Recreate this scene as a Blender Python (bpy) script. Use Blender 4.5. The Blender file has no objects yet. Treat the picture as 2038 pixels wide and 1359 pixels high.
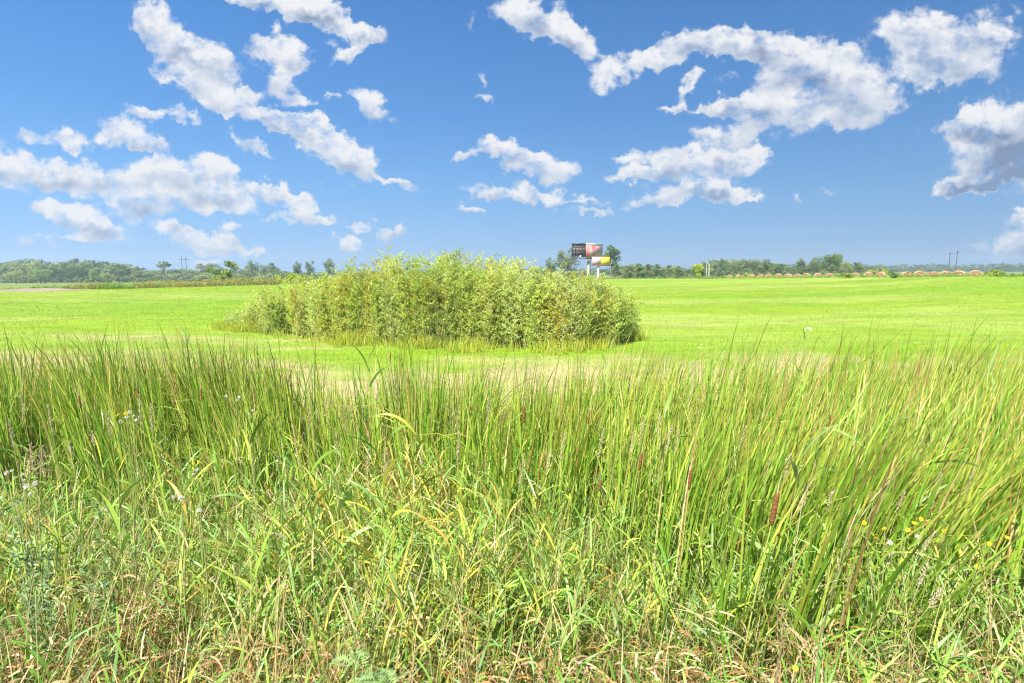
import bpy, bmesh, math, random
import numpy as np
from math import radians, sin, cos, pi
rng = np.random.default_rng(7)
random.seed(7)
S = bpy.context.scene
COL = S.collection

# ------------------------------------------------------------------ camera
EYE = 2.8
PITCH = radians(7.2)
F = 1132.0                                   # focal length in pixels of the 2038 px wide photograph
cam = bpy.data.cameras.new("camera")
cam.lens, cam.sensor_width = 20.0, 36.0
cam.clip_start, cam.clip_end = 0.05, 6000
cam_o = bpy.data.objects.new("camera", cam)
COL.objects.link(cam_o)
cam_o.location = (0, 0, EYE)
cam_o.rotation_euler = (radians(90) - PITCH, 0, 0)
S.camera = cam_o

# ------------------------------------------------------------------ sun, exposure
SUN_EL, SUN_ROT = radians(52), radians(208)   # behind the camera, to its left
EXPO = 1.35
sun = bpy.data.lights.new("sun", 'SUN')
sun.energy, sun.angle, sun.color = 4.6, radians(0.5), (1.0, 0.95, 0.87)
sun_o = bpy.data.objects.new("sun", sun)
COL.objects.link(sun_o)
from mathutils import Vector, Matrix
to_sun = Vector((sin(SUN_ROT) * cos(SUN_EL), cos(SUN_ROT) * cos(SUN_EL), sin(SUN_EL)))
sun_o.rotation_euler = to_sun.to_track_quat('Z', 'Y').to_euler()
sun_o.location = (-40, -40, 60)
S.view_settings.view_transform = 'Standard'
S.view_settings.look = 'None'
S.view_settings.exposure = EXPO
S.view_settings.gamma = 1
S.render.engine = 'CYCLES'
cy = S.cycles
cy.max_bounces, cy.diffuse_bounces, cy.glossy_bounces = 5, 2, 2
cy.transmission_bounces, cy.transparent_max_bounces, cy.volume_bounces = 4, 6, 0
cy.use_denoising = True
cy.filter_width = 1.15

def uv_of(px, py):
    """direction of a photograph pixel as (x/y, z/y) in the world"""
    cx, cz = (px - 1019.0) / F, (679.5 - py) / F
    Y = cos(PITCH) + sin(PITCH) * cz
    Z = -sin(PITCH) + cos(PITCH) * cz
    return cx / Y, Z / Y
def at(px, py, y):
    u, v = uv_of(px, py)
    return np.array((u * y, y, EYE + v * y))

# ------------------------------------------------------------------ sky with cumulus clouds
W = bpy.data.worlds.new("World"); S.world = W; W.use_nodes = True
nt = W.node_tree; nt.nodes.clear()
def N(kind, **kw):
    n = nt.nodes.new(kind)
    for k, v in kw.items(): setattr(n, k, v)
    return n
def L(a, b): nt.links.new(a, b)
def M(op, a, b=None, c=None, clamp=False):
    n = N('ShaderNodeMath', operation=op, use_clamp=clamp)
    for i, q in enumerate((a, b, c)):
        if q is None: continue
        if isinstance(q, (int, float)): n.inputs[i].default_value = q
        else: L(q, n.inputs[i])
    return n.outputs[0]
def VM(op, a, b=None, scale=None):
    n = N('ShaderNodeVectorMath', operation=op)
    for i, q in enumerate((a, b)):
        if q is None: continue
        if isinstance(q, tuple): n.inputs[i].default_value = q
        else: L(q, n.inputs[i])
    if scale is not None:
        if isinstance(scale, (int, float)): n.inputs['Scale'].default_value = scale
        else: L(scale, n.inputs['Scale'])
    return n.outputs[0]
SKY_STRENGTH = 0.072
sky = N('ShaderNodeTexSky', sky_type='NISHITA')
sky.sun_disc = False
sky.sun_elevation, sky.sun_rotation = SUN_EL, SUN_ROT
sky.altitude, sky.air_density, sky.dust_density, sky.ozone_density = 0, 1.0, 0.6, 2.2
bg_sky = N('ShaderNodeBackground'); bg_sky.inputs[1].default_value = 1.0
tc = N('ShaderNodeTexCoord')
sep = N('ShaderNodeSeparateXYZ'); L(tc.outputs['Generated'], sep.inputs[0])
# clear summer air: deep blue overhead, paler towards the horizon, darker away from the sun's side
skr = N('ShaderNodeValToRGB'); sr = skr.color_ramp.elements
SKYC = [(0.0, (.28, .54, .86)), (.05, (.225, .48, .845)), (.13, (.165, .42, .81)), (.24, (.098, .315, .72)), (.40, (.055, .225, .60)), (1, (.03, .14, .42))]
for i, (p_, c_) in enumerate(SKYC):
    el = sr[i] if i < 2 and i < len(sr) else sr.new(p_)
    el.position = p_; el.color = (*[q / 2 ** EXPO for q in c_], 1)
L(sep.outputs[2], skr.inputs[0])
side_ = M('MULTIPLY_ADD', sep.outputs[0], -.28, 1.0)
nis = VM('SCALE', sky.outputs[0], None, SKY_STRENGTH)
grd = VM('SCALE', skr.outputs[0], None, side_)
mxs = N('ShaderNodeMix', data_type='RGBA'); mxs.inputs[0].default_value = .9
L(nis, mxs.inputs[6]); L(grd, mxs.inputs[7])
L(mxs.outputs[2], bg_sky.inputs[0])
ysafe = M('MAXIMUM', sep.outputs[1], 0.08)
u_ = M('DIVIDE', sep.outputs[0], ysafe); v_ = M('DIVIDE', sep.outputs[2], ysafe)
cmb = N('ShaderNodeCombineXYZ'); L(u_, cmb.inputs[0]); L(v_, cmb.inputs[1])
P0 = cmb.outputs[0]
def noise(vec, scale, detail, rough, sc=(1, 1, 1)):
    n = N('ShaderNodeTexNoise'); n.inputs['Scale'].default_value = scale
    n.inputs['Detail'].default_value = detail; n.inputs['Roughness'].default_value = rough
    if sc != (1, 1, 1): vec = VM('MULTIPLY', vec, sc)
    L(vec, n.inputs['Vector']); return n
w1 = noise(P0, 11, 3, .55)
P1 = VM('ADD', P0, VM('SCALE', VM('SUBTRACT', w1.outputs['Color'], (.5, .5, .5)), None, .06))
w2 = noise(P0, 38, 5, .6)
P1 = VM('ADD', P1, VM('SCALE', VM('SUBTRACT', w2.outputs['Color'], (.5, .5, .5)), None, .055))
P1 = VM('MULTIPLY', P1, (1, 1, 0))
# cx, cy, rx, ry, tilt (clockwise as seen), weight, greyness
CL = [(300,45,48,52,20,.9,0),(350,85,85,45,25,1,0),(420,115,85,42,20,1,0),(385,150,95,30,15,.7,.15),(330,160,60,12,25,.5,0),
(500,5,90,20,10,.8,0),(580,15,110,28,14,.9,0),(660,42,100,30,18,1,0),(725,62,60,24,22,.9,0),
(535,85,60,36,0,.9,.1),(590,110,40,32,20,.8,0),(565,160,38,50,0,.55,.25),(690,105,50,17,-25,.75,0),(650,85,40,14,15,.45,0),
(420,185,70,28,10,.8,0),(485,188,55,26,-5,.9,0),(520,225,100,26,14,1,0),(600,248,95,30,18,1,0),(655,288,85,40,18,1,0),(715,318,70,45,12,1,0),(790,366,52,14,26,.8,0),(595,195,40,15,10,.6,0),
(737,208,55,30,32,.85,0),(665,200,25,9,20,.4,0),(245,265,75,38,12,1,0),(295,292,62,20,14,.9,0),(288,222,52,19,8,.85,0),(370,230,48,19,12,.7,0),
(60,275,42,19,15,.6,0),(135,278,55,24,5,.75,0),
(40,345,100,44,5,1,0),(150,355,110,44,5,.9,0),(300,352,120,40,-5,.9,.1),(390,352,120,52,0,1,0),(320,398,140,42,0,1,.1),(445,390,90,34,10,1,0),(270,425,60,34,0,.6,.25),(450,330,40,30,0,.7,0),
(145,432,100,32,12,.95,0),(210,460,72,24,10,.9,0),(100,475,90,13,-4,.5,0),(160,468,60,12,0,.45,0),
(370,467,85,24,4,.8,0),(430,488,80,30,5,1,0),(513,495,38,11,-10,.7,0),(415,527,55,11,0,.6,0),(460,452,35,13,0,.6,0),
(540,382,70,18,24,.85,0),(600,412,62,30,12,.95,0),(640,432,42,11,5,.7,0),(560,434,38,9,5,.6,0),
(500,282,65,20,32,.8,0),(718,446,40,14,10,.65,0),(692,475,38,18,10,.8,0),(772,460,38,19,-8,.75,0),(630,365,28,10,0,.4,0),
(1060,25,95,46,10,.9,0),(1110,60,80,34,15,.9,.1),(1155,82,62,38,15,.8,.1),(1040,60,50,28,0,.6,0),
(1215,135,42,28,10,.7,0),(1205,165,36,24,10,.6,0),(1240,142,25,12,0,.4,0),
(1290,108,62,26,-5,.85,0),(1370,88,110,34,-6,.9,0),(1470,85,110,40,4,1,0),(1540,100,100,38,12,1,0),(1600,135,110,44,12,1,.1),(1680,165,115,56,8,1,.2),(1710,215,105,48,5,.9,.35),(1560,165,90,40,0,.7,.3),(1540,225,130,46,4,.9,.45),(1445,212,56,28,-8,.9,.1),(1665,105,70,30,10,.8,0),(1430,275,85,22,8,.55,.2),(1480,262,80,22,5,.5,.2),
(1820,55,110,48,-8,1,0),(1900,85,120,62,0,1,0),(1850,130,105,48,0,.9,.2),(1970,90,70,50,0,.6,.2),(1930,150,80,36,0,.5,.4),(1990,20,60,30,0,.4,.2),
(1370,168,36,18,-38,.8,0),(1335,205,45,14,-10,.65,0),(1370,208,45,12,5,.5,0),(1450,160,26,14,0,.3,0),
(1000,305,100,24,4,.95,0),(1075,330,90,34,10,1,0),(1010,382,110,22,0,.85,0),(1085,395,60,18,5,.7,0),(938,421,55,12,2,.7,0),(920,310,30,12,0,.5,0),
(1380,325,125,40,0,1,0),(1280,345,105,24,-4,.95,.1),(1470,318,75,36,-10,.9,0),(1500,300,35,22,0,.6,0),(1250,310,45,14,0,.6,0),(1380,382,130,28,-6,.95,.1),(1300,405,75,16,-6,.85,.15),(1440,385,70,26,0,.7,.1),(1490,395,40,10,-5,.5,0),
(1165,404,56,13,0,.7,0),(1172,425,56,11,0,.75,0),
(2000,225,140,44,-14,1,.05),(1940,250,120,40,-6,1,.3),(2020,275,150,55,0,1,.75),(1990,325,130,50,0,.9,1),(1945,362,100,26,-8,.9,.1),(2000,352,90,20,-5,.8,.3),(1900,375,60,14,-8,.7,.4),
(2050,430,50,18,0,.7,.2),(2040,490,80,60,0,1,1.1),(2030,300,90,60,0,.5,.6),(2100,300,120,110,0,.8,.8),(1960,495,60,14,0,.4,.9),
(1650,378,30,15,5,.5,0),(1590,403,20,9,0,.5,0),(930,45,16,22,0,.4,0),(960,178,30,9,10,.5,0),(955,150,26,9,0,.35,0),
(-110,300,160,60,5,.9,.1),(-150,130,120,40,10,.8,0),(2250,120,160,70,-8,.9,.3),(2300,420,200,60,0,.9,.5),(240,-120,160,60,10,.9,0),(1300,-160,220,60,0,.9,.1)]
sp1 = N('ShaderNodeSeparateXYZ'); L(P1, sp1.inputs[0])
PU, PV = sp1.outputs[0], sp1.outputs[1]
acc = ach = acg = None
for (cx, cyy, rx, ry, tilt, wgt, grey) in CL:      # plain float arithmetic keeps the shader stack small
    u0, v0 = uv_of(cx, cyy)
    k = 1.12 / F
    ct, st_ = cos(radians(tilt)), -sin(radians(tilt))
    ax, bx = ct / (rx * k), st_ / (rx * k)
    ay, by = -st_ / (ry * k), ct / (ry * k)
    X = M('MULTIPLY_ADD', PV, bx, M('MULTIPLY_ADD', PU, ax, -(ax * u0 + bx * v0)))
    Yl = M('MULTIPLY_ADD', PV, by, M('MULTIPLY_ADD', PU, ay, -(ay * u0 + by * v0)))
    g = M('MAXIMUM', M('SUBTRACT', 1.0, M('MULTIPLY_ADD', X, X, M('MULTIPLY', Yl, Yl))), 0.0)
    gw = M('MULTIPLY', M('MULTIPLY', g, g), wgt)
    acc = gw if acc is None else M('ADD', acc, gw)
    ach = M('MULTIPLY', Yl, gw) if ach is None else M('MULTIPLY_ADD', Yl, gw, ach)
    if grey:
        acg = M('MULTIPLY', gw, grey) if acg is None else M('MULTIPLY_ADD', gw, grey, acg)
SC = (1, 1.3, 1)
n0 = noise(P0, 17, 12, .60, SC)
n0b = noise(VM('ADD', P0, (-.011, .018, 0)), 14, 3, .5, SC)
n0c = noise(P0, 14, 3, .5, SC)
n2 = noise(P0, 46, 8, .62, SC)
mask = M('MULTIPLY_ADD', M('ADD', ach, acg), 1e-6, M('MINIMUM', acc, .62))   # (keeps all sums in one pass)
nn = M('MULTIPLY_ADD', n2.outputs['Fac'], 2.1, M('MULTIPLY_ADD', n0.outputs['Fac'], 4.6, -3.86))
d = M('MULTIPLY_ADD', mask, 2.75, nn)
mr = N('ShaderNodeMapRange', interpolation_type='SMOOTHSTEP')
mr.inputs['From Min'].default_value = -.25; mr.inputs['From Max'].default_value = 1.5
mr.inputs['To Max'].default_value = .97
L(d, mr.inputs['Value'])
gate = N('ShaderNodeMapRange'); gate.inputs['From Min'].default_value = .01; gate.inputs['From Max'].default_value = .25
L(acc, gate.inputs['Value'])
alpha = M('MULTIPLY', mr.outputs[0], gate.outputs[0])
# light side and shaded base of the clouds
lit = M('SUBTRACT', n0c.outputs['Fac'], n0b.outputs['Fac'])
lit = M('MULTIPLY_ADD', M('SUBTRACT', n2.outputs['Fac'], .5), .16, lit)
lit = M('MULTIPLY_ADD', lit, 1.5, .90)
lit = M('MULTIPLY_ADD', M('MINIMUM', acc, 1.2), -.14, lit)
lit = M('MULTIPLY_ADD', ach, 1.0, lit)
lit = M('MULTIPLY_ADD', acg, -.46, lit, clamp=True)
ramp = N('ShaderNodeValToRGB')
e = ramp.color_ramp.elements
e[0].position, e[0].color = 0.0, (.24, .32, .50, 1)
e[1].position, e[1].color = .92, (.98, .985, 1, 1)
m_ = ramp.color_ramp.elements.new(.5); m_.color = (.66, .73, .85, 1)
L(lit, ramp.inputs[0])
bg_c = N('ShaderNodeBackground'); bg_c.inputs[1].default_value = .93 / 2 ** EXPO
L(ramp.outputs[0], bg_c.inputs[0])
mixs = N('ShaderNodeMixShader'); L(alpha, mixs.inputs[0]); L(bg_sky.outputs[0], mixs.inputs[1]); L(bg_c.outputs[0], mixs.inputs[2])
front = M('MULTIPLY', M('GREATER_THAN', sep.outputs[1], .3), M('GREATER_THAN', sep.outputs[2], -.02))
mix2 = N('ShaderNodeMixShader'); L(front, mix2.inputs[0]); L(bg_sky.outputs[0], mix2.inputs[1]); L(mixs.outputs[0], mix2.inputs[2])
out = N('ShaderNodeOutputWorld'); L(mix2.outputs[0], out.inputs[0])
W.cycles.sampling_method = 'MANUAL'; W.cycles.sample_map_resolution = 512

# ------------------------------------------------------------------ helpers
def tag(o, label=None, cat=None, group=None, kind=None):
    for k, v in (('label', label), ('category', cat), ('group', group), ('kind', kind)):
        if v: o[k] = v
    return o
def link(name, me, mat=None, parent=None):
    o = bpy.data.objects.new(name, me); COL.objects.link(o)
    if mat is not None and me is not None and not me.materials: me.materials.append(mat)
    if parent is not None: o.parent = parent
    return o
def empty(name, loc):
    o = bpy.data.objects.new(name, None); COL.objects.link(o); o.location = loc
    o.empty_display_size = .2
    return o
def copy_tree(o, parent=None):
    c = o.copy(); COL.objects.link(c)
    if parent is not None: c.parent = parent
    for ch in list(o.children): copy_tree(ch, c)
    return c
def mesh_np(name, v, quads, col=None, smooth=True):
    """v (n,3), quads (m,4) or (m,3), col (n,3) -> mesh with a colour attribute"""
    me = bpy.data.meshes.new(name)
    v = np.ascontiguousarray(v, dtype=np.float32); q = np.ascontiguousarray(quads, dtype=np.int32)
    k = q.shape[1]
    me.vertices.add(len(v)); me.vertices.foreach_set('co', v.ravel())
    me.loops.add(q.size); me.loops.foreach_set('vertex_index', q.ravel())
    me.polygons.add(len(q))
    me.polygons.foreach_set('loop_start', np.arange(0, q.size, k, dtype=np.int32))
    me.polygons.foreach_set('loop_total', np.full(len(q), k, dtype=np.int32))
    if smooth: me.polygons.foreach_set('use_smooth', np.ones(len(q), dtype=bool))
    if col is not None:
        a = me.attributes.new('col', 'FLOAT_COLOR', 'POINT')
        c4 = np.ones((len(v), 4), dtype=np.float32); c4[:, :3] = col
        a.data.foreach_set('color', c4.ravel())
    me.update(calc_edges=True)
    return me
class Soup:
    """collects quads with colours"""
    def __init__(s): s.v, s.q, s.c, s.n = [], [], [], 0
    def add(s, v, q, c):
        v = np.asarray(v, dtype=np.float32).reshape(-1, 3)
        c = np.broadcast_to(np.asarray(c, dtype=np.float32), v.shape)
        s.v.append(v); s.q.append(np.asarray(q) + s.n); s.c.append(c); s.n += len(v)
    def mesh(s, name, smooth=True):
        return mesh_np(name, np.concatenate(s.v), np.concatenate(s.q), np.concatenate(s.c), smooth)
def hash2(ix, iy, seed=0):
    h = (ix.astype(np.int64) * 374761393 + iy.astype(np.int64) * 668265263 + seed * 974711) & 0x7fffffff
    h = (h ^ (h >> 13)) * 1274126177 & 0x7fffffff
    return ((h ^ (h >> 16)) & 0xffff) / 65535.0
def vnoise(x, y, seed=0):
    x = np.asarray(x, float); y = np.asarray(y, float)
    ix, iy = np.floor(x), np.floor(y); fx, fy = x - ix, y - iy
    fx = fx * fx * (3 - 2 * fx); fy = fy * fy * (3 - 2 * fy)
    a, b = hash2(ix, iy, seed), hash2(ix + 1, iy, seed)
    c, d = hash2(ix, iy + 1, seed), hash2(ix + 1, iy + 1, seed)
    return (a * (1 - fx) + b * fx) * (1 - fy) + (c * (1 - fx) + d * fx) * fy
def fbm(x, y, seed=0, octs=4):
    s, a, t = 0, 1.0, 0
    for k in range(octs):
        s = s + a * vnoise(x * 2 ** k, y * 2 ** k, seed + k); t += a; a *= .5
    return s / t
def sstep(a, b, x):
    t = np.clip((x - a) / (b - a), 0, 1); return t * t * (3 - 2 * t)

def blades(soup, base, length, width, az, tilt, bend, col, tipcol=None, segs=5, roll=None, power=1.5, wprof='leaf', wmin=.0):
    """curved ribbons. base (n,3); tilt = angle from vertical at the foot, bend = extra angle at the tip"""
    n = len(base)
    length, width, az, tilt, bend = [np.broadcast_to(np.asarray(a, float), (n,)) for a in (length, width, az, tilt, bend)]
    t = np.linspace(0, 1, segs + 1)
    th = tilt[:, None] + bend[:, None] * t[None] ** power
    thm = .5 * (th[:, 1:] + th[:, :-1]); ds = (length / segs)[:, None]
    h = np.concatenate([np.zeros((n, 1)), np.cumsum(np.sin(thm) * ds, 1)], 1)
    z = np.concatenate([np.zeros((n, 1)), np.cumsum(np.cos(thm) * ds, 1)], 1)
    ca, sa = np.cos(az)[:, None], np.sin(az)[:, None]
    c = np.stack([base[:, 0:1] + h * ca, base[:, 1:2] + h * sa, base[:, 2:3] + z], -1)
    side = np.stack([-sa, ca, np.zeros_like(ca)], -1)                  # across the bending plane
    nor = np.stack([np.cos(th) * ca, np.cos(th) * sa, -np.sin(th)], -1)
    if roll is None: roll = rng.uniform(-.9, .9, n)
    r0 = np.broadcast_to(roll, (n,))[:, None, None]
    rr = r0 * (1 + .8 * t[None, :, None])
    sd = side * np.cos(rr) + nor * np.sin(rr)
    if wprof == 'leaf': w = np.sin(pi * np.clip(t * .80 + .17, 0, 1)) ** .8
    elif wprof == 'sword': w = np.where(t < .55, 1.0, np.sqrt(np.clip(1 - (t - .55) / .45, 0, 1)))
    else: w = 1 - .5 * t
    w = np.maximum(w, wmin); 
    hw = (.5 * width)[:, None, None] * w[None, :, None]
    v = np.stack([c - sd * hw, c + sd * hw], 2)                        # n, s+1, 2, 3
    i0 = (np.arange(n) * (segs + 1) * 2)[:, None] + (np.arange(segs) * 2)[None]
    q = np.stack([i0, i0 + 1, i0 + 3, i0 + 2], -1).reshape(-1, 4)
    col = np.broadcast_to(col, (n, 3))
    cc = np.repeat(col[:, None, :], segs + 1, 1)
    if tipcol is not None:
        k = np.clip((t - .72) / .28, 0, 1)[None, :, None]
        cc = cc * (1 - k) + np.broadcast_to(tipcol, (n, 3))[:, None, :] * k
    cc = np.repeat(cc[:, :, None, :], 2, 2)
    soup.add(v.reshape(-1, 3), q, cc.reshape(-1, 3))
    return c
def tube(soup, pts, rad, col, sides=6):
    pts = np.asarray(pts, float); n = len(pts)
    rad = np.broadcast_to(np.asarray(rad, float), (n,))
    tg = np.gradient(pts, axis=0); tg /= np.linalg.norm(tg, axis=1)[:, None] + 1e-9
    ref = np.where(np.abs(tg[:, 2:3]) > .9, np.array([[1., 0, 0]]), np.array([[0, 0, 1.]]))
    a = np.cross(tg, ref); a /= np.linalg.norm(a, axis=1)[:, None] + 1e-9
    b = np.cross(tg, a)
    ang = np.arange(sides) * 2 * pi / sides
    v = pts[:, None] + rad[:, None, None] * (np.cos(ang)[None, :, None] * a[:, None] + np.sin(ang)[None, :, None] * b[:, None])
    i = np.arange(n - 1)[:, None] * sides; j = np.arange(sides)[None]; j2 = (j + 1) % sides
    q = np.stack([i + j, i + j2, i + sides + j2, i + sides + j], -1).reshape(-1, 4)
    c = np.asarray(col, float)
    if c.ndim == 2: c = np.repeat(c, sides, 0)
    soup.add(v.reshape(-1, 3), q, c)
def pick(n, pal, wts=None, jit=.12):
    pal = np.asarray(pal, float)
    p = None if wts is None else np.asarray(wts, float) / np.sum(wts)
    c = pal[rng.choice(len(pal), n, p=p)]
    c = c * rng.uniform(1 - jit, 1 + jit, (n, 1)) * rng.uniform(1 - jit * .4, 1 + jit * .4, (n, 3))
    return np.clip(c, 0, 1)
# ------------------------------------------------------------------ materials
def mat_new(name):
    m = bpy.data.materials.new(name); m.use_nodes = True
    t = m.node_tree; t.nodes.clear()
    o = t.nodes.new('ShaderNodeOutputMaterial')
    return m, t, o
def leaf_mat(name, trans=.35, rough=.5, spec=.3, tint=(1.15, 1.1, .6)):
    m, t, o = mat_new(name)
    a = t.nodes.new('ShaderNodeAttribute'); a.attribute_name = 'col'
    p = t.nodes.new('ShaderNodeBsdfPrincipled')
    p.inputs['Roughness'].default_value = rough; p.inputs['Specular IOR Level'].default_value = spec
    tr = t.nodes.new('ShaderNodeBsdfTranslucent')
    mu = t.nodes.new('ShaderNodeMix'); mu.data_type = 'RGBA'; mu.blend_type = 'MULTIPLY'; mu.inputs[0].default_value = 1
    mu.inputs[7].default_value = (*tint, 1)
    mx = t.nodes.new('ShaderNodeMixShader'); mx.inputs[0].default_value = trans
    t.links.new(a.outputs['Color'], p.inputs['Base Color'])
    t.links.new(a.outputs['Color'], mu.inputs[6]); t.links.new(mu.outputs[2], tr.inputs[0])
    t.links.new(p.outputs[0], mx.inputs[1]); t.links.new(tr.outputs[0], mx.inputs[2]); t.links.new(mx.outputs[0], o.inputs[0])
    return m
def solid_mat(name, color, rough=.7, var=.25, scale=8, metal=0, bump=0, attr=False):
    m, t, o = mat_new(name)
    p = t.nodes.new('ShaderNodeBsdfPrincipled'); p.inputs['Roughness'].default_value = rough; p.inputs['Metallic'].default_value = metal
    tcn = t.nodes.new('ShaderNodeTexCoord'); n = t.nodes.new('ShaderNodeTexNoise')
    n.inputs['Scale'].default_value = scale; n.inputs['Detail'].default_value = 6
    t.links.new(tcn.outputs['Object'], n.inputs['Vector'])
    mr = t.nodes.new('ShaderNodeMapRange'); mr.inputs['To Min'].default_value = 1 - var; mr.inputs['To Max'].default_value = 1 + var
    t.links.new(n.outputs['Fac'], mr.inputs['Value'])
    mu = t.nodes.new('ShaderNodeVectorMath'); mu.operation = 'SCALE'
    if attr:
        a = t.nodes.new('ShaderNodeAttribute'); a.attribute_name = 'col'; t.links.new(a.outputs['Color'], mu.inputs[0])
    else: mu.inputs[0].default_value = color[:3]
    t.links.new(mr.outputs[0], mu.inputs['Scale'])
    t.links.new(mu.outputs[0], p.inputs['Base Color'])
    if bump:
        b = t.nodes.new('ShaderNodeBump'); b.inputs['Strength'].default_value = bump; b.inputs['Distance'].default_value = .02
        t.links.new(n.outputs['Fac'], b.inputs['Height']); t.links.new(b.outputs[0], p.inputs['Normal'])
    t.links.new(p.outputs[0], o.inputs[0])
    return m
M_GRASS = leaf_mat('grass_blade', .30, .42, .38, (1.02, 1.1, .55))
M_CAT = leaf_mat('cattail_blade', .32, .42, .36, (1.05, 1.1, .55))
M_FIELD = leaf_mat('field_grass', .35, .6, .2)
M_WILLOW = leaf_mat('willow_leaf', .46, .65, .15)
M_TREE = leaf_mat('tree_leaf', .3, .6, .2)
M_BARK = solid_mat('bark', (.16, .13, .10), .9, .4, 6, bump=.4)
M_STEM = solid_mat('stem', (.3, .3, .1), .7, .2, 20, attr=True)

# ------------------------------------------------------------------ terrain
UC = np.array([-1.6, -.9, -.52, -.2, .22, .383, .6, .814, .95, 1.6])
DC = np.array([62., 66, 76, 110, 132, 116, 92, 67, 60, 60])
VC = np.array([-.0385, -.0385, -.0290, -.021, -.0160, -.0154, -.0134, -.0119, -.0113, -.011])
ZF = np.array([-4.5, -4.2, -3.6, -2, -.8, -.2, .3, .6, .6, .6])
def ground(x, y):
    x = np.asarray(x, float); y = np.asarray(y, float)
    near = np.interp(y, [-60, .3, 1.1, 2.4, 5, 10, 12.5, 15], [1.25, 1.25, .95, .3, -.3, -.3, -.03, 0])
    near = near + (fbm(x * 1.3, y * 1.3, 3, 3) - .5) * .12 * sstep(.5, 2, y) * (1 - sstep(14, 22, y))
    u = x / np.maximum(y, 4.0)
    dc, vc, zf = np.interp(u, UC, DC), np.interp(u, UC, VC), np.interp(u, UC, ZF)
    zc = EYE + vc * dc
    t = np.clip((y - 15) / (dc - 15), 0, 1)
    z = near + zc * t ** 1.6
    z = z - .86 * sstep(0, 6, y - dc)
    far = sstep(12, 260, y - dc)
    z = z * (1 - far) + zf * far
    z = z + (fbm(x * .25, y * .25, 9, 3) - .5) * .16 * sstep(14, 24, y)
    return z
nr, na = 330, 620
rr = np.concatenate([[0.0], np.geomspace(.4, 1300, nr - 1)])
f_ = np.linspace(-1, 1, na, endpoint=False)
ang = pi / 2 + pi * (0.35 * f_ + .65 * f_ ** 3)                   # finer columns ahead
R_, A_ = np.meshgrid(rr, ang, indexing='ij')
gx, gy = R_ * np.cos(A_), R_ * np.sin(A_)
gz = ground(gx, gy)
gi = np.arange(nr - 1)[:, None] * na; gj = np.arange(na)[None]; gj2 = (gj + 1) % na
gq = np.stack([gi + gj, gi + na + gj, gi + na + gj2, gi + gj2], -1).reshape(-1, 4)
def lawn_col(x, y):
    """what grows or lies on the ground there"""
    lawn = np.array((.205, .305, .022)); lawn2 = np.array((.285, .35, .075)); lush = np.array((.155, .28, .014))
    dry = np.array((.37, .32, .15)); litter = np.array((.10, .075, .04)); far = np.array((.17, .22, .05))
    k = .75 * sstep(.38, .68, fbm(x * .06 + 3, y * .13, 21, 5))[..., None]
    c = lawn * (1 - k) + lawn2 * k
    k2 = fbm(x * .035 + 9, y * .11 + 4, 33, 4)[..., None]
    c = c + (lush - c) * sstep(.48, .70, k2) * .7
    e = y + (fbm(x * .25, y * .25, 5, 4) - .5) * 7
    right = sstep(-6, 6, x)
    e_end = 16.4 + 1.8 * right + 3.0 * sstep(-3, -9, x)
    dr = (1 - sstep(e_end - 2.5, e_end + 1.5, e)) * sstep(.22, .44, fbm(x * .6, y * .9, 41, 4)) 
    dr = np.maximum(dr * .97, .5 * sstep(.62, .75, fbm(x * .12, y * .4, 77, 4)) * (1 - sstep(24, 40, y)))
    c = c + (dry - c) * dr[..., None]
    nearb = (1 - sstep(10.5, 12.5, y))[..., None]
    c = c + (litter - c) * nearb
    u = x / np.maximum(y, 4.0)
    fr = sstep(3, 10, y - np.interp(u, UC, DC))[..., None]
    c = c + (far - c) * fr
    return c
M_GROUND, t, o = mat_new('ground_soil_and_grass')
a = t.nodes.new('ShaderNodeAttribute'); a.attribute_name = 'col'
geo = t.nodes.new('ShaderNodeNewGeometry')
n1 = t.nodes.new('ShaderNodeTexNoise'); n1.inputs['Scale'].default_value = 5; n1.inputs['Detail'].default_value = 10; n1.inputs['Roughness'].default_value = .7
n2 = t.nodes.new('ShaderNodeTexNoise'); n2.inputs['Scale'].default_value = .6; n2.inputs['Detail'].default_value = 8; n2.inputs['Roughness'].default_value = .65
vs = t.nodes.new('ShaderNodeVectorMath'); vs.operation = 'MULTIPLY'; vs.inputs[1].default_value = (.55, 1.5, 1)
t.links.new(geo.outputs['Position'], vs.inputs[0]); t.links.new(vs.outputs[0], n2.inputs['Vector']); t.links.new(geo.outputs['Position'], n1.inputs['Vector'])
ad = t.nodes.new('ShaderNodeMath'); ad.operation = 'ADD'; t.links.new(n1.outputs[0], ad.inputs[0]); t.links.new(n2.outputs[0], ad.inputs[1])
mr_ = t.nodes.new('ShaderNodeMapRange'); mr_.inputs['From Min'].default_value = .7; mr_.inputs['From Max'].default_value = 1.3
mr_.inputs['To Min'].default_value = .72; mr_.inputs['To Max'].default_value = 1.28
t.links.new(ad.outputs[0], mr_.inputs[0])
sc_ = t.nodes.new('ShaderNodeVectorMath'); sc_.operation = 'SCALE'; t.links.new(a.outputs['Color'], sc_.inputs[0]); t.links.new(mr_.outputs[0], sc_.inputs['Scale'])
p = t.nodes.new('ShaderNodeBsdfPrincipled'); p.inputs['Roughness'].default_value = .9; p.inputs['Specular IOR Level'].default_value = .1
t.links.new(sc_.outputs[0], p.inputs['Base Color'])
b = t.nodes.new('ShaderNodeBump'); b.inputs['Strength'].default_value = .6; b.inputs['Distance'].default_value = .06
t.links.new(n1.outputs[0], b.inputs['Height']); t.links.new(b.outputs[0], p.inputs['Normal'])
t.links.new(p.outputs[0], o.inputs[0])
g = link('ground', mesh_np('ground', np.stack([gx, gy, gz], -1).reshape(-1, 3), gq, lawn_col(gx, gy).reshape(-1, 3)), M_GROUND)
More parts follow.
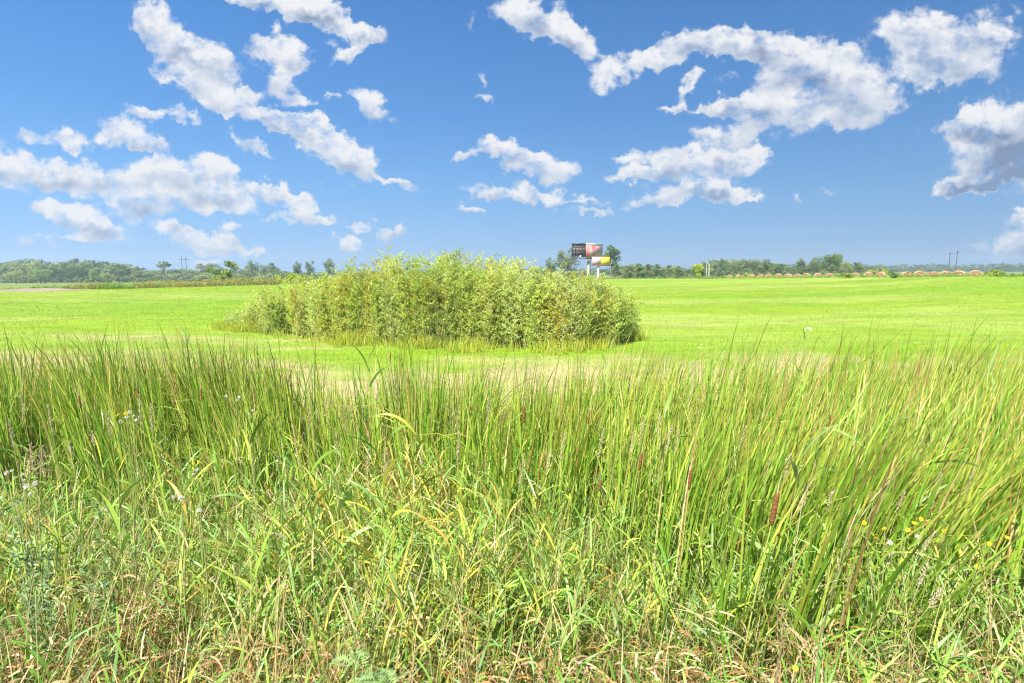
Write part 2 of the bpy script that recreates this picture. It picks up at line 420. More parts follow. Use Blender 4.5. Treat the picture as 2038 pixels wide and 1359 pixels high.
tag(g, 'level mown hay field rising gently to the right behind a weedy ditch', 'field', kind='structure')
def G1(x, y): return float(ground(np.array([x]), np.array([y]))[0])
def g_at(px, y):
    u, _ = uv_of(px, 537); return u * y, y, G1(u * y, y)

# ------------------------------------------------------------------ trees
def rhombs(soup, pos, direc, length, width, col, nrm=None):
    """one small pointed leaf per position"""
    n = len(pos)
    d_ = direc / (np.linalg.norm(direc, axis=1)[:, None] + 1e-9)
    if nrm is None: nrm = rng.normal(size=(n, 3))
    s_ = np.cross(d_, nrm); s_ /= np.linalg.norm(s_, axis=1)[:, None] + 1e-9
    L_ = np.broadcast_to(length, (n,))[:, None]; W_ = np.broadcast_to(width, (n,))[:, None]
    v = np.stack([pos, pos + d_ * L_ * .45 + s_ * W_ * .5, pos + d_ * L_, pos + d_ * L_ * .45 - s_ * W_ * .5], 1)
    q = np.arange(n * 4).reshape(n, 4)
    soup.add(v.reshape(-1, 3), q, np.repeat(np.broadcast_to(col, (n, 3)), 4, 0))
def crown(soup, clumps, nleaf, size, pal, jit=.22):
    """clumps: list of (x,y,z,r)"""
    for (x, y, z, r) in clumps:
        k = int(nleaf * rng.uniform(.7, 1.3))
        d_ = rng.normal(size=(k, 3)); d_ /= np.linalg.norm(d_, axis=1)[:, None]
        rad = r * rng.uniform(.35, 1.12, k) ** .6
        pos = np.array((x, y, z)) + d_ * rad[:, None] * np.array((1.1, 1.1, .85))
        base = pick(1, pal, jit=jit)[0]
        c = np.clip(base * rng.uniform(.75, 1.25, (k, 1)), 0, 1)
        out_ = d_ + rng.normal(size=(k, 3)) * .55 + np.array((0, 0, .35))
        tang = np.cross(out_, rng.normal(size=(k, 3)))
        s = size * rng.uniform(.7, 1.35, k)
        rhombs(soup, pos, tang, s, s * .75, c, out_)
def clumps_of(shape, k):
    cl = []
    while len(cl) < k:
        p = rng.uniform(-1, 1, 3)
        rr_ = np.linalg.norm(p)
        if rr_ > 1 or rr_ < .35: continue
        if shape == 'round': c = (p[0] * .40, p[1] * .40, .60 + p[2] * .34, rng.uniform(.09, .15))
        elif shape == 'tall': c = (p[0] * .25, p[1] * .25, .58 + p[2] * .38, rng.uniform(.07, .12))
        elif shape == 'umbrella':
            if p[2] < -.2 and rng.random() < .8: continue
            c = (p[0] * .46, p[1] * .46, .78 + p[2] * .17, rng.uniform(.05, .10))
        elif shape == 'cone':
            h = rng.uniform(.1, .98); w = (1 - h) * .36 + .03; a_ = rng.uniform(0, 2 * pi)
            c = (cos(a_) * w * .8, sin(a_) * w * .8, h, .05 + w * .22)
        elif shape == 'fork':
            s_ = rng.choice([-1, 0, 1], p=[.36, .2, .44]); h = rng.uniform(.12, (.72, .42, .95)[s_ + 1])
            c = (s_ * (.02 + .36 * h) + p[0] * .15, p[1] * .24, h, rng.uniform(.09, .15))
        elif shape == 'shrub': c = (p[0] * .75, p[1] * .6, .42 + p[2] * .42, rng.uniform(.12, .22))
        cl.append(c)
    return cl
LEAF_PAL = {'mid': [(.15, .23, .06), (.11, .19, .05), (.20, .27, .075)], 'dark': [(.065, .13, .045), (.085, .15, .05)],
            'pale': [(.27, .35, .10), (.32, .39, .11), (.22, .31, .09)], 'bright': [(.27, .37, .035), (.36, .43, .04), (.17, .28, .035)],
            'yellow': [(.48, .52, .03), (.36, .46, .03), (.16, .28, .02)], 'olive': [(.20, .25, .09), (.15, .21, .08)]}
_proto = {}
def tree(name, label, shape, pal, px, ptop, D, wpx, group=None, k=None, cat='tree', nleaf=70, size=.042, zbase=None, fresh=True):
    """a tree with its top at photograph height ptop and crown width wpx (pixels) at distance D"""
    u, _ = uv_of(px, 537); x = u * D
    zb = G1(x, D) if zbase is None else zbase
    top = at(px, ptop, D)[2]
    H = max(top - zb, .6)
    nat = {'round': .98, 'tall': .66, 'umbrella': 1.0, 'cone': .8, 'fork': 1.0, 'shrub': 1.75}[shape]
    wid = wpx * D / F / nat
    sp = Soup(); cl = clumps_of(shape, k or {'round': 30, 'tall': 24, 'umbrella': 24, 'cone': 26, 'fork': 26, 'shrub': 22}[shape])
    crown(sp, cl, nleaf, size, LEAF_PAL[pal])
    v = np.concatenate(sp.v); v *= np.array((wid, wid, H))
    sp.v = [v]
    r = empty(name, (x, D, zb)); tag(r, label, cat, group)
    link('crown', sp.mesh('crown', False), M_TREE, r)
    tp = Soup(); bark = (.14, .12, .10) if pal != 'pale' else (.24, .21, .17)
    tr = .022 * H + .03
    if shape == 'shrub':
        for c in cl[:7]:
            tube(tp, [(c[0] * .15 * wid, c[1] * .15 * wid, -.1), (c[0] * .6 * wid, c[1] * .6 * wid, c[2] * .5 * H), (c[0] * wid, c[1] * wid, c[2] * H)], [tr * .7, tr * .5, tr * .2], bark, 5)
        link('stems', tp.mesh('stems'), M_BARK, r)
    else:
        if shape == 'fork':
            tube(tp, [(0, 0, -.2), (0, 0, .12 * H), (.28 * wid, 0, .6 * H), (.42 * wid, 0, .9 * H)], [tr * 1.3, tr * 1.1, tr * .6, tr * .2], bark)
            tube(tp, [(0, 0, .10 * H), (-.2 * wid, .02, .4 * H), (-.34 * wid, 0, .68 * H)], [tr, tr * .6, tr * .2], bark)
        else:
            tube(tp, [(0, 0, -.3), (.01 * wid, 0, .25 * H), (-.01 * wid, .01 * wid, .6 * H), (.0, 0, .9 * H)], [tr * 1.3, tr, tr * .6, tr * .15], bark)
        for c in cl[:12]:
            z0 = max(.15, min(.6, c[2] - .25))
            x0 = 0 if shape != 'fork' else c[0] * .45
            tube(tp, [(x0 * wid, 0, z0 * H), ((x0 + c[0]) * .55 * wid, c[1] * .45 * wid, (z0 * .45 + c[2] * .55) * H), (c[0] * wid, c[1] * wid, c[2] * H)], [tr * .45, tr * .3, tr * .1], bark, 5)
        link('trunk', tp.mesh('trunk'), M_BARK, r)
    return r
def wood(name, label, line, D0, D1, step, pals, shapes, wpx, rows, nleaf=34, size=.07, k=16):
    """many trees that read as one mass: one object"""
    sp = Soup(); xs = [a_ for a_, _ in line]; ys = [b_ for _, b_ in line]
    for row in range(rows):
        D = D0 + (D1 - D0) * row / max(rows - 1, 1)
        px = xs[0]
        while px < xs[-1]:
            px += step * rng.uniform(.7, 1.3)
            pt = np.interp(px, xs, ys) + (rows - 1 - row) * rng.uniform(2, 7) * (30 / 30) + rng.uniform(-1.5, 3)
            Dj = D * rng.uniform(.96, 1.04)
            u, _ = uv_of(px, 537); x = u * Dj; zb = G1(x, Dj); H = at(px, pt, Dj)[2] - zb
            if H < .8: continue
            w = wpx * rng.uniform(.8, 1.35) * Dj / F
            s1 = Soup(); crown(s1, clumps_of(shapes[rng.integers(len(shapes))], k), nleaf, size, LEAF_PAL[pals[rng.integers(len(pals))]])
            v = np.concatenate(s1.v) * np.array((w, w, H)) + np.array((x, Dj, zb))
            sp.add(v, np.concatenate(s1.q), np.concatenate(s1.c))
            tube(sp, [(x, Dj, zb - .3), (x, Dj, zb + H * .7)], [.2, .08], (.15, .13, .11), 5)
            for _k in range(2 if row == 0 else 1):                 # undergrowth at the wood's edge
                s1 = Soup(); crown(s1, clumps_of('shrub', 9), nleaf, size * 1.5, LEAF_PAL[pals[rng.integers(len(pals))]])
                v = np.concatenate(s1.v) * np.array((w * .7, w * .7, H * rng.uniform(.42, .7))) + np.array((x + rng.uniform(-.6, .6) * w, Dj - w * .3, zb))
                sp.add(v, np.concatenate(s1.q), np.concatenate(s1.c))
    o_ = link(name, sp.mesh(name, False), M_TREE)
    return tag(o_, label, 'wood', kind='stuff')
wood('wooded_edge', 'hazy blue-green wood along the far left horizon', [(-160, 519), (0, 519), (40, 514), (80, 514), (100, 519), (130, 514), (190, 514), (215, 519), (250, 524), (262, 532), (300, 535), (365, 533), (400, 534), (480, 535), (560, 535), (600, 541), (740, 543)], 300, 380, 17, ['mid', 'olive', 'mid', 'pale'], ['round', 'round', 'tall'], 46, 3, nleaf=40, size=.065, k=20)
wood('wooded_edge', 'mid green wood behind the row of round hay bales', [(1225, 532), (1240, 524), (1300, 525), (1345, 528), (1372, 530), (1400, 520), (1420, 514), (1450, 512), (1490, 515), (1520, 514), (1545, 521), (1580, 523), (1620, 521), (1700, 524), (1735, 531), (1765, 533)], 215, 270, 13, ['mid', 'olive', 'pale', 'mid'], ['round', 'round', 'tall'], 32, 2, nleaf=44, size=.06, k=20)
wood('wooded_edge', 'faint bluish wood on the far right horizon behind the bales', [(1690, 525), (1760, 526), (1830, 524), (1900, 525), (1960, 523), (2040, 520), (2250, 520)], 640, 720, 11, ['mid', 'olive', 'dark'], ['round'], 22, 2, nleaf=22, size=.10, k=11)
wood('wooded_edge', 'low faint wood seen over the willow thicket', [(640, 540), (760, 538), (1000, 536), (1080, 531), (1110, 533), (1180, 533), (1235, 531)], 380, 430, 14, ['mid', 'olive'], ['round'], 26, 1)

T = tree
T('dark_tree', 'dark green bushy tree in front of the far left wood', 'round', 'dark', 132, 530, 262, 42)
T('dark_tree', 'darkest tree of the far left wood, beside the pale green tree', 'round', 'dark', 157, 529, 258, 40)
T('pale_tree', 'pale green slender tree just right of the darkest tree at left', 'tall', 'pale', 184, 537, 240, 22)
T('pale_tree', 'wide pale green low tree before the far left wood', 'round', 'pale', 212, 541, 238, 34)
T('pale_tree', 'pale green shrubby tree nearest the left edge of the photo', 'round', 'pale', 30, 538, 250, 36)
T('pale_tree', 'pale rounded tree in front of the wood, left of the dark trees', 'round', 'pale', 78, 533, 255, 44)
T('lumpy_tree', 'dark lumpy-topped tree at the right end of the far left wood', 'round', 'mid', 243, 520, 290, 34)
T('lumpy_tree', 'hazy upright tree between the lumpy tree and the umbrella tree', 'tall', 'olive', 274, 528, 300, 26)
T('umbrella_tree', 'tree with bare forked limbs and a flat umbrella crown at left', 'umbrella', 'olive', 326, 519, 280, 30)
T('hazy_tree', 'hazy wide tree behind the bright forked tree', 'round', 'olive', 415, 521, 320, 56)
T('forked_tree', 'bright green forked tree standing in the weeds at left', 'fork', 'bright', 441, 520, 112, 58, nleaf=120, size=.05, k=40)
T('hazy_tree', 'tall hazy tree right of the bright forked tree', 'round', 'mid', 502, 516, 310, 30)
T('hazy_tree', 'broad hazy tree left of the willow thicket', 'round', 'mid', 537, 521, 312, 46)
T('lone_tree', 'small lone tree left of the willow thicket, leftmost of three on the skyline', 'tall', 'mid', 592, 517, 300, 20)
T('lone_tree', 'upright skyline tree in the middle of three left of the thicket', 'tall', 'mid', 617, 513, 300, 19)
T('lone_tree', 'roundest skyline tree, closest to the willow thicket on its left', 'round', 'mid', 654, 514, 300, 30)
T('skyline_tree', 'small crooked tree seen over the thicket left of the billboard', 'tall', 'mid', 1096, 508, 240, 24)
T('broad_tree', 'broad pale tree standing behind the dark billboard frame', 'round', 'olive', 1130, 491, 200, 52, k=34)
T('tall_tree', 'tall green tree rising right of the red billboard', 'tall', 'mid', 1217, 487, 205, 40, k=34)
for i_, px_ in enumerate((1252, 1272, 1290, 1309, 1330, 1351)):
    T('poplar', 'young bushy tree in the close row right of the tall tree', 'cone', 'mid' if i_ % 2 else 'olive', px_, (529, 524, 526, 525, 527, 530)[i_], 150 + 2 * i_, 36, nleaf=100, group='row of young trees')
T('yellow_tree', 'small bright yellow-green tree left of the hay bales', 'round', 'yellow', 1390, 525, 128, 30, nleaf=120, size=.05)
T('thin_tree', 'dark upright tree with a bushy top left of the big round tree', 'tall', 'mid', 1594, 512, 205, 24)
T('round_tree', 'dark round tree beside and behind the biggest tree at right', 'round', 'mid', 1627, 509, 200, 34)
T('big_tree', 'biggest leafy tree behind the hay bales', 'round', 'mid', 1652, 500, 165, 50, k=40, nleaf=100)
T('olive_tree', 'yellowish tree just right of the biggest tree', 'round', 'pale', 1682, 518, 178, 24)
T('dark_tree', 'dark pointed tree right of the biggest tree', 'tall', 'mid', 1706, 519, 180, 24)
T('hazy_tree', 'low round-topped tree above the gap in the bale row', 'round', 'olive', 1742, 527, 190, 44)
def shrub(label, pal, px, ptop, D, wpx, **kw):
    return T('shrub', label, 'shrub', pal, px, ptop, D, wpx, cat='shrub', nleaf=110, size=.09, **kw)
shrub('dark green shrub by the first wide bale gap under the biggest tree', 'bright', 1684, 542, 92, 30)
shrub('light green shrub behind the bales right of the biggest tree', 'pale', 1737, 534, 100, 40)
shrub('bright green shrub rising between two groups of bales', 'yellow', 1766, 532, 92, 22)
shrub('dark low shrub in the gap of the bale row', 'mid', 1781, 541, 82, 26)
shrub('green shrub peeping over the bales right of the gap', 'bright', 1824, 535, 92, 32)
shrub('yellow-green shrub at the right end of the bale row', 'bright', 1981, 534, 69, 46)
shrub('low pale shrub beyond the end of the bale row', 'pale', 2014, 544, 70, 36)
shrub('pale green shrub behind the left bales', 'pale', 1490, 540, 135, 40)
shrub('rounded pale shrub beside the bright forked tree', 'pale', 478, 548, 98, 44)
shrub('low green shrub between forked tree and willow thicket', 'bright', 527, 553, 92, 60)
shrub('green shrub against the left end of the willow thicket', 'bright', 575, 539, 96, 66)
shrub('yellowish shrub at the foot of the yellow-green tree', 'pale', 1440, 547, 130, 40)
# dead tree
x_, y_, z_ = g_at(1411, 175)
dt = empty('dead_tree', (x_, y_, z_)); tag(dt, 'bare whitish dead tree with a broken top left of the hay bales', 'dead tree')
H_ = at(1411, 520, 175)[2] - z_
sp = Soup(); tube(sp, [(0, 0, -.3), (.05, 0, H_ * .5), (0, 0, H_ * .78), (-.4, 0, H_ * .9), (-.6, 0, H_)], [.14, .12, .1, .08, .05], (.62, .56, .46)); link('trunk', sp.mesh('trunk'), M_STEM, dt)
sp = Soup(); tube(sp, [(-.75, 0, -.3), (-.8, 0, H_ * .5), (-.85, 0, H_ * .98)], [.1, .09, .05], (.55, .5, .42)); tube(sp, [(0, 0, H_ * .74), (.3, 0, H_ * .84), (.35, 0, H_ * .9)], [.08, .06, .03], (.6, .54, .45)); link('limb', sp.mesh('limb'), M_STEM, dt)

# ------------------------------------------------------------------ willow thicket
HP = [(430, 650), (450, 634), (470, 618), (500, 598), (540, 573), (600, 555), (650, 546), (690, 531), (730, 510), (760, 500), (850, 507), (900, 499), (960, 505), (1010, 507), (1045, 522), (1090, 531), (1150, 540), (1198, 554), (1236, 571), (1258, 604)]
BP = [(430, 652), (500, 660), (600, 674), (700, 682), (830, 690), (1000, 692), (1100, 697), (1200, 690), (1268, 672)]
def thicket(label, px0, px1, nclump, per, seed_y=(0, 5.0), sparse=1.0, name='willow_thicket', cat='shrub'):
    lf, st = Soup(), Soup()
    pos_all, dir_all, len_all, col_all = [], [], [], []
    pal = [(.54, .64, .15), (.60, .66, .21), (.46, .59, .14), (.57, .66, .27)]
    for ci in range(nclump):
        px = px0 + (px1 - px0) * ((ci * .618034 + .08 * rng.random()) % 1.0)
        u, vt = uv_of(px, np.interp(px, *zip(*HP))); _, vb = uv_of(px, np.interp(px, *zip(*BP)))
        yf = (EYE - .05) / -vb
        edge = min(1, (px - 425) / 160, (1275 - px) / 70)
        y0 = yf + .25 + rng.uniform(*seed_y) * max(edge, .15) * (rng.random() ** .6 if ci % 3 else .15)
        x0 = u * y0
        root = np.array((x0, y0, G1(x0, y0) - .05))
        if ci: tube(st, [last, root], .012, (.30, .24, .14), 4)           # spreading rootstock
        last = root
        ztop = EYE + vt * (yf + 1.5) + (.10 if rng.random() < .85 else .25)
        front = np.clip(1 - (y0 - yf) / 1.6, 0, 1)
        H = (ztop + .1) * rng.uniform(.90, 1.0) * (1 - front * rng.uniform(0, .42))
        cc = pick(1, pal, jit=.14)[0]
        if rng.random() < .07: cc = np.array((.54, .50, .06)) * rng.uniform(.85, 1.1)
        elif rng.random() < .12: cc = np.array((.30, .41, .13))
        for s in range(per):
            a_ = rng.uniform(0, 2 * pi); sprd = rng.uniform(.05, .62) * sparse
            h = H * rng.uniform(.62, .99)
            b0 = np.array((x0 + rng.normal() * .16, y0 + rng.normal() * .16, 0.0)); b0[2] = G1(b0[0], b0[1]); tube(st, [root, b0 + np.array((0, 0, .02))], .012, (.30, .24, .14), 4)
            tt = np.linspace(0, 1, 7)
            path = b0 + np.stack([cos(a_) * sprd * tt ** 1.4 * h * .38, sin(a_) * sprd * tt ** 1.4 * h * .38, tt * h], -1) + np.cumsum(rng.normal(size=(7, 3)) * .02, 0)
            tube(st, path, np.linspace(.010, .003, 7), (.36, .34, .13), 4)
            ntw = int(h * 9.5); tw = rng.uniform(.05, 1, ntw) ** .85
            pp = np.stack([np.interp(tw, tt, path[:, k]) for k in range(3)], -1)
            ta = rng.uniform(0, 2 * pi, ntw); up = rng.uniform(.25, 1.1, ntw); tl = rng.uniform(.22, .52, ntw) * (1.08 - .55 * tw)
            td = np.stack([np.cos(ta), np.sin(ta), up], -1); td /= np.linalg.norm(td, axis=1)[:, None]
            m = 22
            lt = rng.uniform(.1, 1.0, (ntw, m))
            lp = pp[:, None] + td[:, None] * (tl[:, None] * lt)[..., None]
            ld = td[:, None] * .75 + rng.normal(size=(ntw, m, 3)) * .55 + np.array((0, 0, .1))
            pos_all.append(lp.reshape(-1, 3)); dir_all.append(ld.reshape(-1, 3))
            len_all.append(rng.uniform(.050, .092, ntw * m))
            cv = cc * rng.uniform(.78, 1.2, (ntw * m, 1)) * rng.uniform(.94, 1.06, (ntw * m, 3))
            yel = rng.random(ntw * m) < .03
            cv[yel] = (.60, .50, .05)
            col_all.append(cv)
    P_ = np.concatenate(pos_all); P_[:, 2] = np.maximum(P_[:, 2], .05)
    ln = np.concatenate(len_all)
    rhombs(lf, P_, np.concatenate(dir_all), ln, ln * .27, np.clip(np.concatenate(col_all), 0, 1))
    r = empty(name, (0, 0, 0))
    c0 = P_.mean(0); base = np.array((c0[0], c0[1], G1(c0[0], c0[1])))
    r.location = base
    for sname, so, mm in (('foliage', lf, M_WILLOW), ('stems', st, M_STEM)):
        v = np.concatenate(so.v) - base
        so.v = [v]
        link(sname, so.mesh(sname, sname == 'stems'), mm, r)
    return tag(r, label, cat)
thicket('wide sage-green willow thicket in the middle of the field', 522, 1248, 190, 9)
for (a_, b_, lab) in ((432, 466, 'sparse young willow standing off the left end of the thicket'), (468, 506, 'sparse yellow-leaved young willow second in from the thicket\'s left end'), (508, 548, 'loose young willow merging into the left end of the thicket')):
    thicket(lab, a_, b_, 10, 4, (0, .8), 1.5, 'young_willow')
thicket('upright willow shoots fringing the right end of the thicket', 1205, 1262, 8, 6, (0, 1.5), 1.0, 'young_willow')

# ------------------------------------------------------------------ mown field grass, tufts, weed strip
def scatter(n, y0, y1, u0, u1, p=1.0):
    """points in the wedge ahead; p=2 gives an even density per square metre"""
    y = (y0 ** p + rng.random(n) * (y1 ** p - y0 ** p)) ** (1 / p)
    return rng.uniform(u0, u1, n) * y, y
def finish(soup, name, mat, label, cat):
    o_ = link(name, soup.mesh(name), mat)
    return tag(o_, label, cat, kind='stuff')
sp = Soup()
x, y = scatter(190000, 11.2, 85, -1.06, 1.06, 1.15)
keep = rng.random(len(x)) < np.where(y < 17, .35 + .65 * sstep(.4, .6, fbm(x * .7, y * .7, 12, 3)), 1)
x, y = x[keep], y[keep]; n = len(x)
narrow = fbm(x * 1.1, y * 1.1, 14, 2)
base = np.stack([x, y, ground(x, y) - .01], -1)
c = lawn_col(x, y) * rng.uniform(.85, 1.3, (n, 1)) * rng.uniform(.95, 1.05, (n, 3))
straw = rng.random(n) < .04; c[straw] = np.array((.44, .42, .2))
gw_ = np.where((y < 19) & (rng.random(n) < .3)); c[gw_] = np.array((.24, .30, .05)) * rng.uniform(.8, 1.2, (len(gw_[0]), 1))
Lh = rng.uniform(.05, .13, n) * (1 - .25 * sstep(16, 26, y)) * (.6 + .8 * narrow) * np.where((y < 18) & (rng.random(n) < .06), 2.4, 1)
blades(sp, base, Lh, .006 + .00040 * y, rng.uniform(0, 2 * pi, n), rng.uniform(.1, .9, n), rng.uniform(.1, .8, n), np.clip(c, 0, 1), segs=2)
finish(sp, 'field_grass', M_FIELD, 'short bright green grass of the mown hay field', 'grass')

sp = Soup()                                                        # longer tufts round the willow thicket
n = 15000; pxs = rng.uniform(425, 1285, n)
uu = (pxs - 1019) / F * 1.0
vb = np.array([uv_of(a_, np.interp(a_, *zip(*BP)))[1] for a_ in np.linspace(425, 1285, 60)])
yf = (EYE - .05) / -np.interp(pxs, np.linspace(425, 1285, 60), vb)
y = yf - 1.5 * rng.random(n) ** 1.3 * (.3 + 1.4 * fbm(pxs * .03, pxs * 0, 4)) + .55
x = uu / (cos(PITCH)) * y
k = fbm(x * .8, y * .8, 17, 3)
keep = rng.random(n) < (.12 + .88 * sstep(.38, .62, k)) * (.55 + .45 * sstep(1000, 700, pxs)); x, y, k = x[keep], y[keep], k[keep]; n = len(x)
c = pick(n, [(.44, .50, .04), (.50, .51, .06), (.33, .44, .04), (.50, .44, .14)], [4, 3, 3, 1.5])
blades(sp, np.stack([x, y, ground(x, y) - .02], -1), rng.uniform(.14, .62, n) * (.2 + k * 1.3), .013, rng.uniform(0, 2 * pi, n), rng.uniform(.02, .3, n), rng.uniform(.1, .9, n), c, segs=3)
finish(sp, 'tussock_grass', M_GRASS, 'yellow-green uncut grass along the foot of the willow thicket', 'grass')

sp = Soup()                                                        # weeds left standing beyond the field edge
n = 26000
u = rng.uniform(-1.0, .95, n); dc = np.interp(u, UC, DC)
y = dc + 1.5 + 15 * rng.random(n) ** 1.4; x = u * y
tall = np.interp(u, [-1, -.78, -.6, -.45, -.2, .2, .4, .95], [.7, .95, 1.4, 1.6, 1.3, .75, .8, .55])
patch = fbm(x * .14, y * .3, 55, 3)
pal = np.array([(.15, .27, .04), (.24, .36, .06), (.34, .42, .08), (.40, .31, .11), (.22, .36, .06)])
idx = np.clip((patch * 9 + rng.normal(size=n) * .55 - 1.6).astype(int), 0, 4)
right = u > .2; idx[right & (idx == 3)] = 1
c = pal[idx] * rng.uniform(.8, 1.2, (n, 1))
keep = ~((u < -.84) & (y < dc + 6)); 
hh = tall * rng.uniform(.45, 1.1, n) * (.6 + .8 * fbm(x * .3, y * .3, 66, 2))
bs = np.stack([x, y, ground(x, y) - .02], -1)
blades(sp, bs[keep], hh[keep] * .85, .06, rng.uniform(0, 2 * pi, keep.sum()), rng.uniform(0, .35, keep.sum()), rng.uniform(.1, .9, keep.sum()), c[keep], segs=3)
lk = keep & (rng.random(n) < .9); m_ = lk.sum()
for _ in range(5):
    pz = bs[lk] + np.stack([rng.normal(size=m_) * .18, rng.normal(size=m_) * .18, hh[lk] * rng.uniform(.1, 1.0, m_) ** .8], -1)
    rhombs(sp, pz, rng.normal(size=(m_, 3)), rng.uniform(.10, .24, m_), .12, np.clip(c[lk] * rng.uniform(.75, 1.25, (m_, 1)), 0, 1))
finish(sp, 'tall_weeds', M_FIELD, 'strip of tall green and rusty weeds beyond the field edge', 'weeds')

# bare soil heap at the field's far left corner
def mound(name, label, px0, px1, y, h, col):
    u0, _ = uv_of(px0, 537); u1, _ = uv_of(px1, 537)
    nx, ny = 60, 16; sp = Soup()
    X, Y = np.meshgrid(np.linspace(u0 * y, u1 * y, nx), y + np.linspace(0, 7, ny), indexing='ij')
    sx = np.sin(np.linspace(0, pi, nx))[:, None] ** .6; sy = np.sin(np.linspace(0, pi, ny))[None] ** .7
    Z = ground(X, Y) - .06 + h * sx * sy * (.25 + 1.1 * fbm(X * .5, Y * .6, 8, 4))
    i = np.arange(nx - 1)[:, None] * ny; j = np.arange(ny - 1)[None]
    q = np.stack([i + j, i + ny + j, i + ny + j + 1, i + j + 1], -1).reshape(-1, 4)
    cc = np.array(col) * (.6 + .8 * fbm(X * 2, Y * 2, 18, 3))[..., None]
    sp.add(np.stack([X, Y, Z], -1), q, cc.reshape(-1, 3))
    return tag(link(name, sp.mesh(name), solid_mat(name, (.4, .3, .25), .95, .3, 3, bump=.5, attr=True)), label, 'soil heap')
mound('soil_heap', 'low heap of bare pinkish-grey soil at the far left corner of the field', -260, 125, 66.3, .6, (.24, .19, .155))

# ------------------------------------------------------------------ cattail stand
UB = [-1.2, -.9, -.45, -.2, .1, .3, .6, 1.2]; YB = [11.3, 11.2, 10.7, 9.5, 9.3, 10.3, 11.0, 11.2]
UFR = [-1.2, -.9, -.4, -.1, .1, .3, .5, 1.2]; YFR = [6.2, 6.2, 6.1, 5.8, 5.2, 4.2, 3.4, 3.2]
HEADS = [(82,770,12),(122,799,18),(159,800,26),(275,783,25),(340,763,18),(342,852,17),(347,796,20),(355,772,15),(401,786,25),(448,800,14),(61,794,12),(385,804,14),(289,738,15),(322,889,11),
 (777,710,18),(885,757,14),(658,798,15),(681,799,12),(692,799,12),(712,802,12),(740,812,12),(774,828,20),(793,829,22),(934,813,24),(805,788,12),(611,852,12),(770,873,18),(781,873,15),(609,882,12),(991,815,14),(632,752,14),(986,780,12),
 (1043,825,35),(1104,812,12),(1172,831,28),(1188,860,25),(1195,966,24),(1275,918,38),(1373,955,42),(1375,857,20),(1354,880,14),(1293,824,14),(1245,825,18),
 (1651,839,28),(1766,836,12),(1778,892,18),(1664,921,16),(1603,958,16),(1541,1013,70)]
NEARH = [(1541, 1013, 2.75), (1373, 955, 3.9), (1275, 918, 4.4), (1195, 966, 4.2), (1043, 825, 5.6)]
def clear_view(px_w, base, n_):
    """thin out what would grow right in front of the nearest cattail heads"""
    ok = np.ones(n_, bool)
    for (hx, hy, hd) in NEARH:
        u0, _ = uv_of(hx, hy); uu_ = base[:, 0] / np.maximum(base[:, 1], .5)
        ok &= ~((np.abs(uu_ - u0) < .02) & (base[:, 1] < hd - .02) & (base[:, 1] > .8))
    for (hx, hy, hl_) in HEADS:
        if hl_ < 12: continue
        u0, _ = uv_of(hx, hy); uu_ = base[:, 0] / np.maximum(base[:, 1], .5); hd = min(max(F * .14 / hl_, 5.2), 8.8)
        ok &= ~((np.abs(uu_ - u0) < .010) & (base[:, 1] < hd) & (base[:, 1] > hd - 2.2))
    return ok
sp = Soup()
ns = 11500
x, y = scatter(ns, 3.0, 11.8, -1.08, 1.08, 1.75)
u = x / y
yb = np.interp(u, UB, YB) + (fbm(x * .9, y * .3, 31, 3) - .5) * 2.6; yfr = np.interp(u, UFR, YFR) + (fbm(x * .8, y * .8, 91, 3) - .5) * 2.2
pr = sstep(yfr - .5, yfr + 1.2, y) * (1 - .97 * sstep(yb - 2.2, yb + .2, y)) * (y < yb + .6); 
cl_ = sstep(.25, .55, fbm(x * 1.1, y * 1.1, 71, 3)); keep = rng.random(ns) < pr * (.35 + .65 * cl_)
x, y, u = x[keep], y[keep], u[keep]; ns = len(x)
per = 6
X = np.repeat(x, per) + rng.normal(size=ns * per) * .03; Y = np.repeat(y, per) + rng.normal(size=ns * per) * .03
U = np.repeat(u, per); n = len(X)
hs = np.repeat(rng.uniform(.82, 1.14, ns), per) * rng.uniform(.68, 1.08, n)
H = hs * np.interp(U, [-1, -.5, 0, .4, 1], [1.86, 1.84, 1.86, 1.84, 1.84]) * (.80 + .34 * fbm(X * .75, Y * .75, 101, 3)) * (1 - .05 * sstep(9, 11, Y))
strag = rng.random(n) < .03 + .09 * sstep(8, 10.5, Y); H[strag] *= 1.16
wind = np.interp(U, [-1, -.45, -.1, .25, .6, 1], [-.35, -.25, .05, .5, .85, 1.0])
az = np.where(wind >= 0, 0.0, pi) + rng.normal(size=n) * 1.0 * (1.3 - np.abs(wind)) + (fbm(X * .9, Y * .9, 111, 2) - .5) * 3.2
til = np.abs(rng.normal(size=n) * .075 + .04 + .09 * np.abs(wind) + (fbm(X * 1.3, Y * 1.3, 121, 2) - .45) * .22); ben = np.abs(rng.normal(size=n) * .18 + .12 + .25 * np.abs(wind))
bent = rng.random(n) < .09; ben[bent] += rng.uniform(.9, 2.0, bent.sum())
gal = [(.15, .30, .025), (.24, .41, .04), (.34, .49, .055), (.44, .54, .08), (.56, .53, .09), (.62, .49, .23), (.42, .25, .09)]
c = pick(n, gal, [4, 5, 4, 2.5, .8, 1.1, .4], .2)
sd_ = strag & (Y > 7.5); c[sd_] = c[sd_] * np.array((.62, .66, .6))
tipc = np.where(rng.random((n, 1)) < .35, np.array((.45, .30, .08)), c * .95)
bs = np.stack([X, Y, ground(X, Y) - .03], -1)
ok = clear_view(0, bs, n)
blades(sp, bs[ok], H[ok], (rng.uniform(.010, .021, n) * np.where(strag, 1.25, 1))[ok], az[ok], til[ok], ben[ok], c[ok], tipc[ok], segs=7, power=2.0, wprof='sword', wmin=.06)
finish(sp, 'cattail_leaves', M_CAT, 'dense stand of long green cattail leaves filling the ditch', 'cattails')
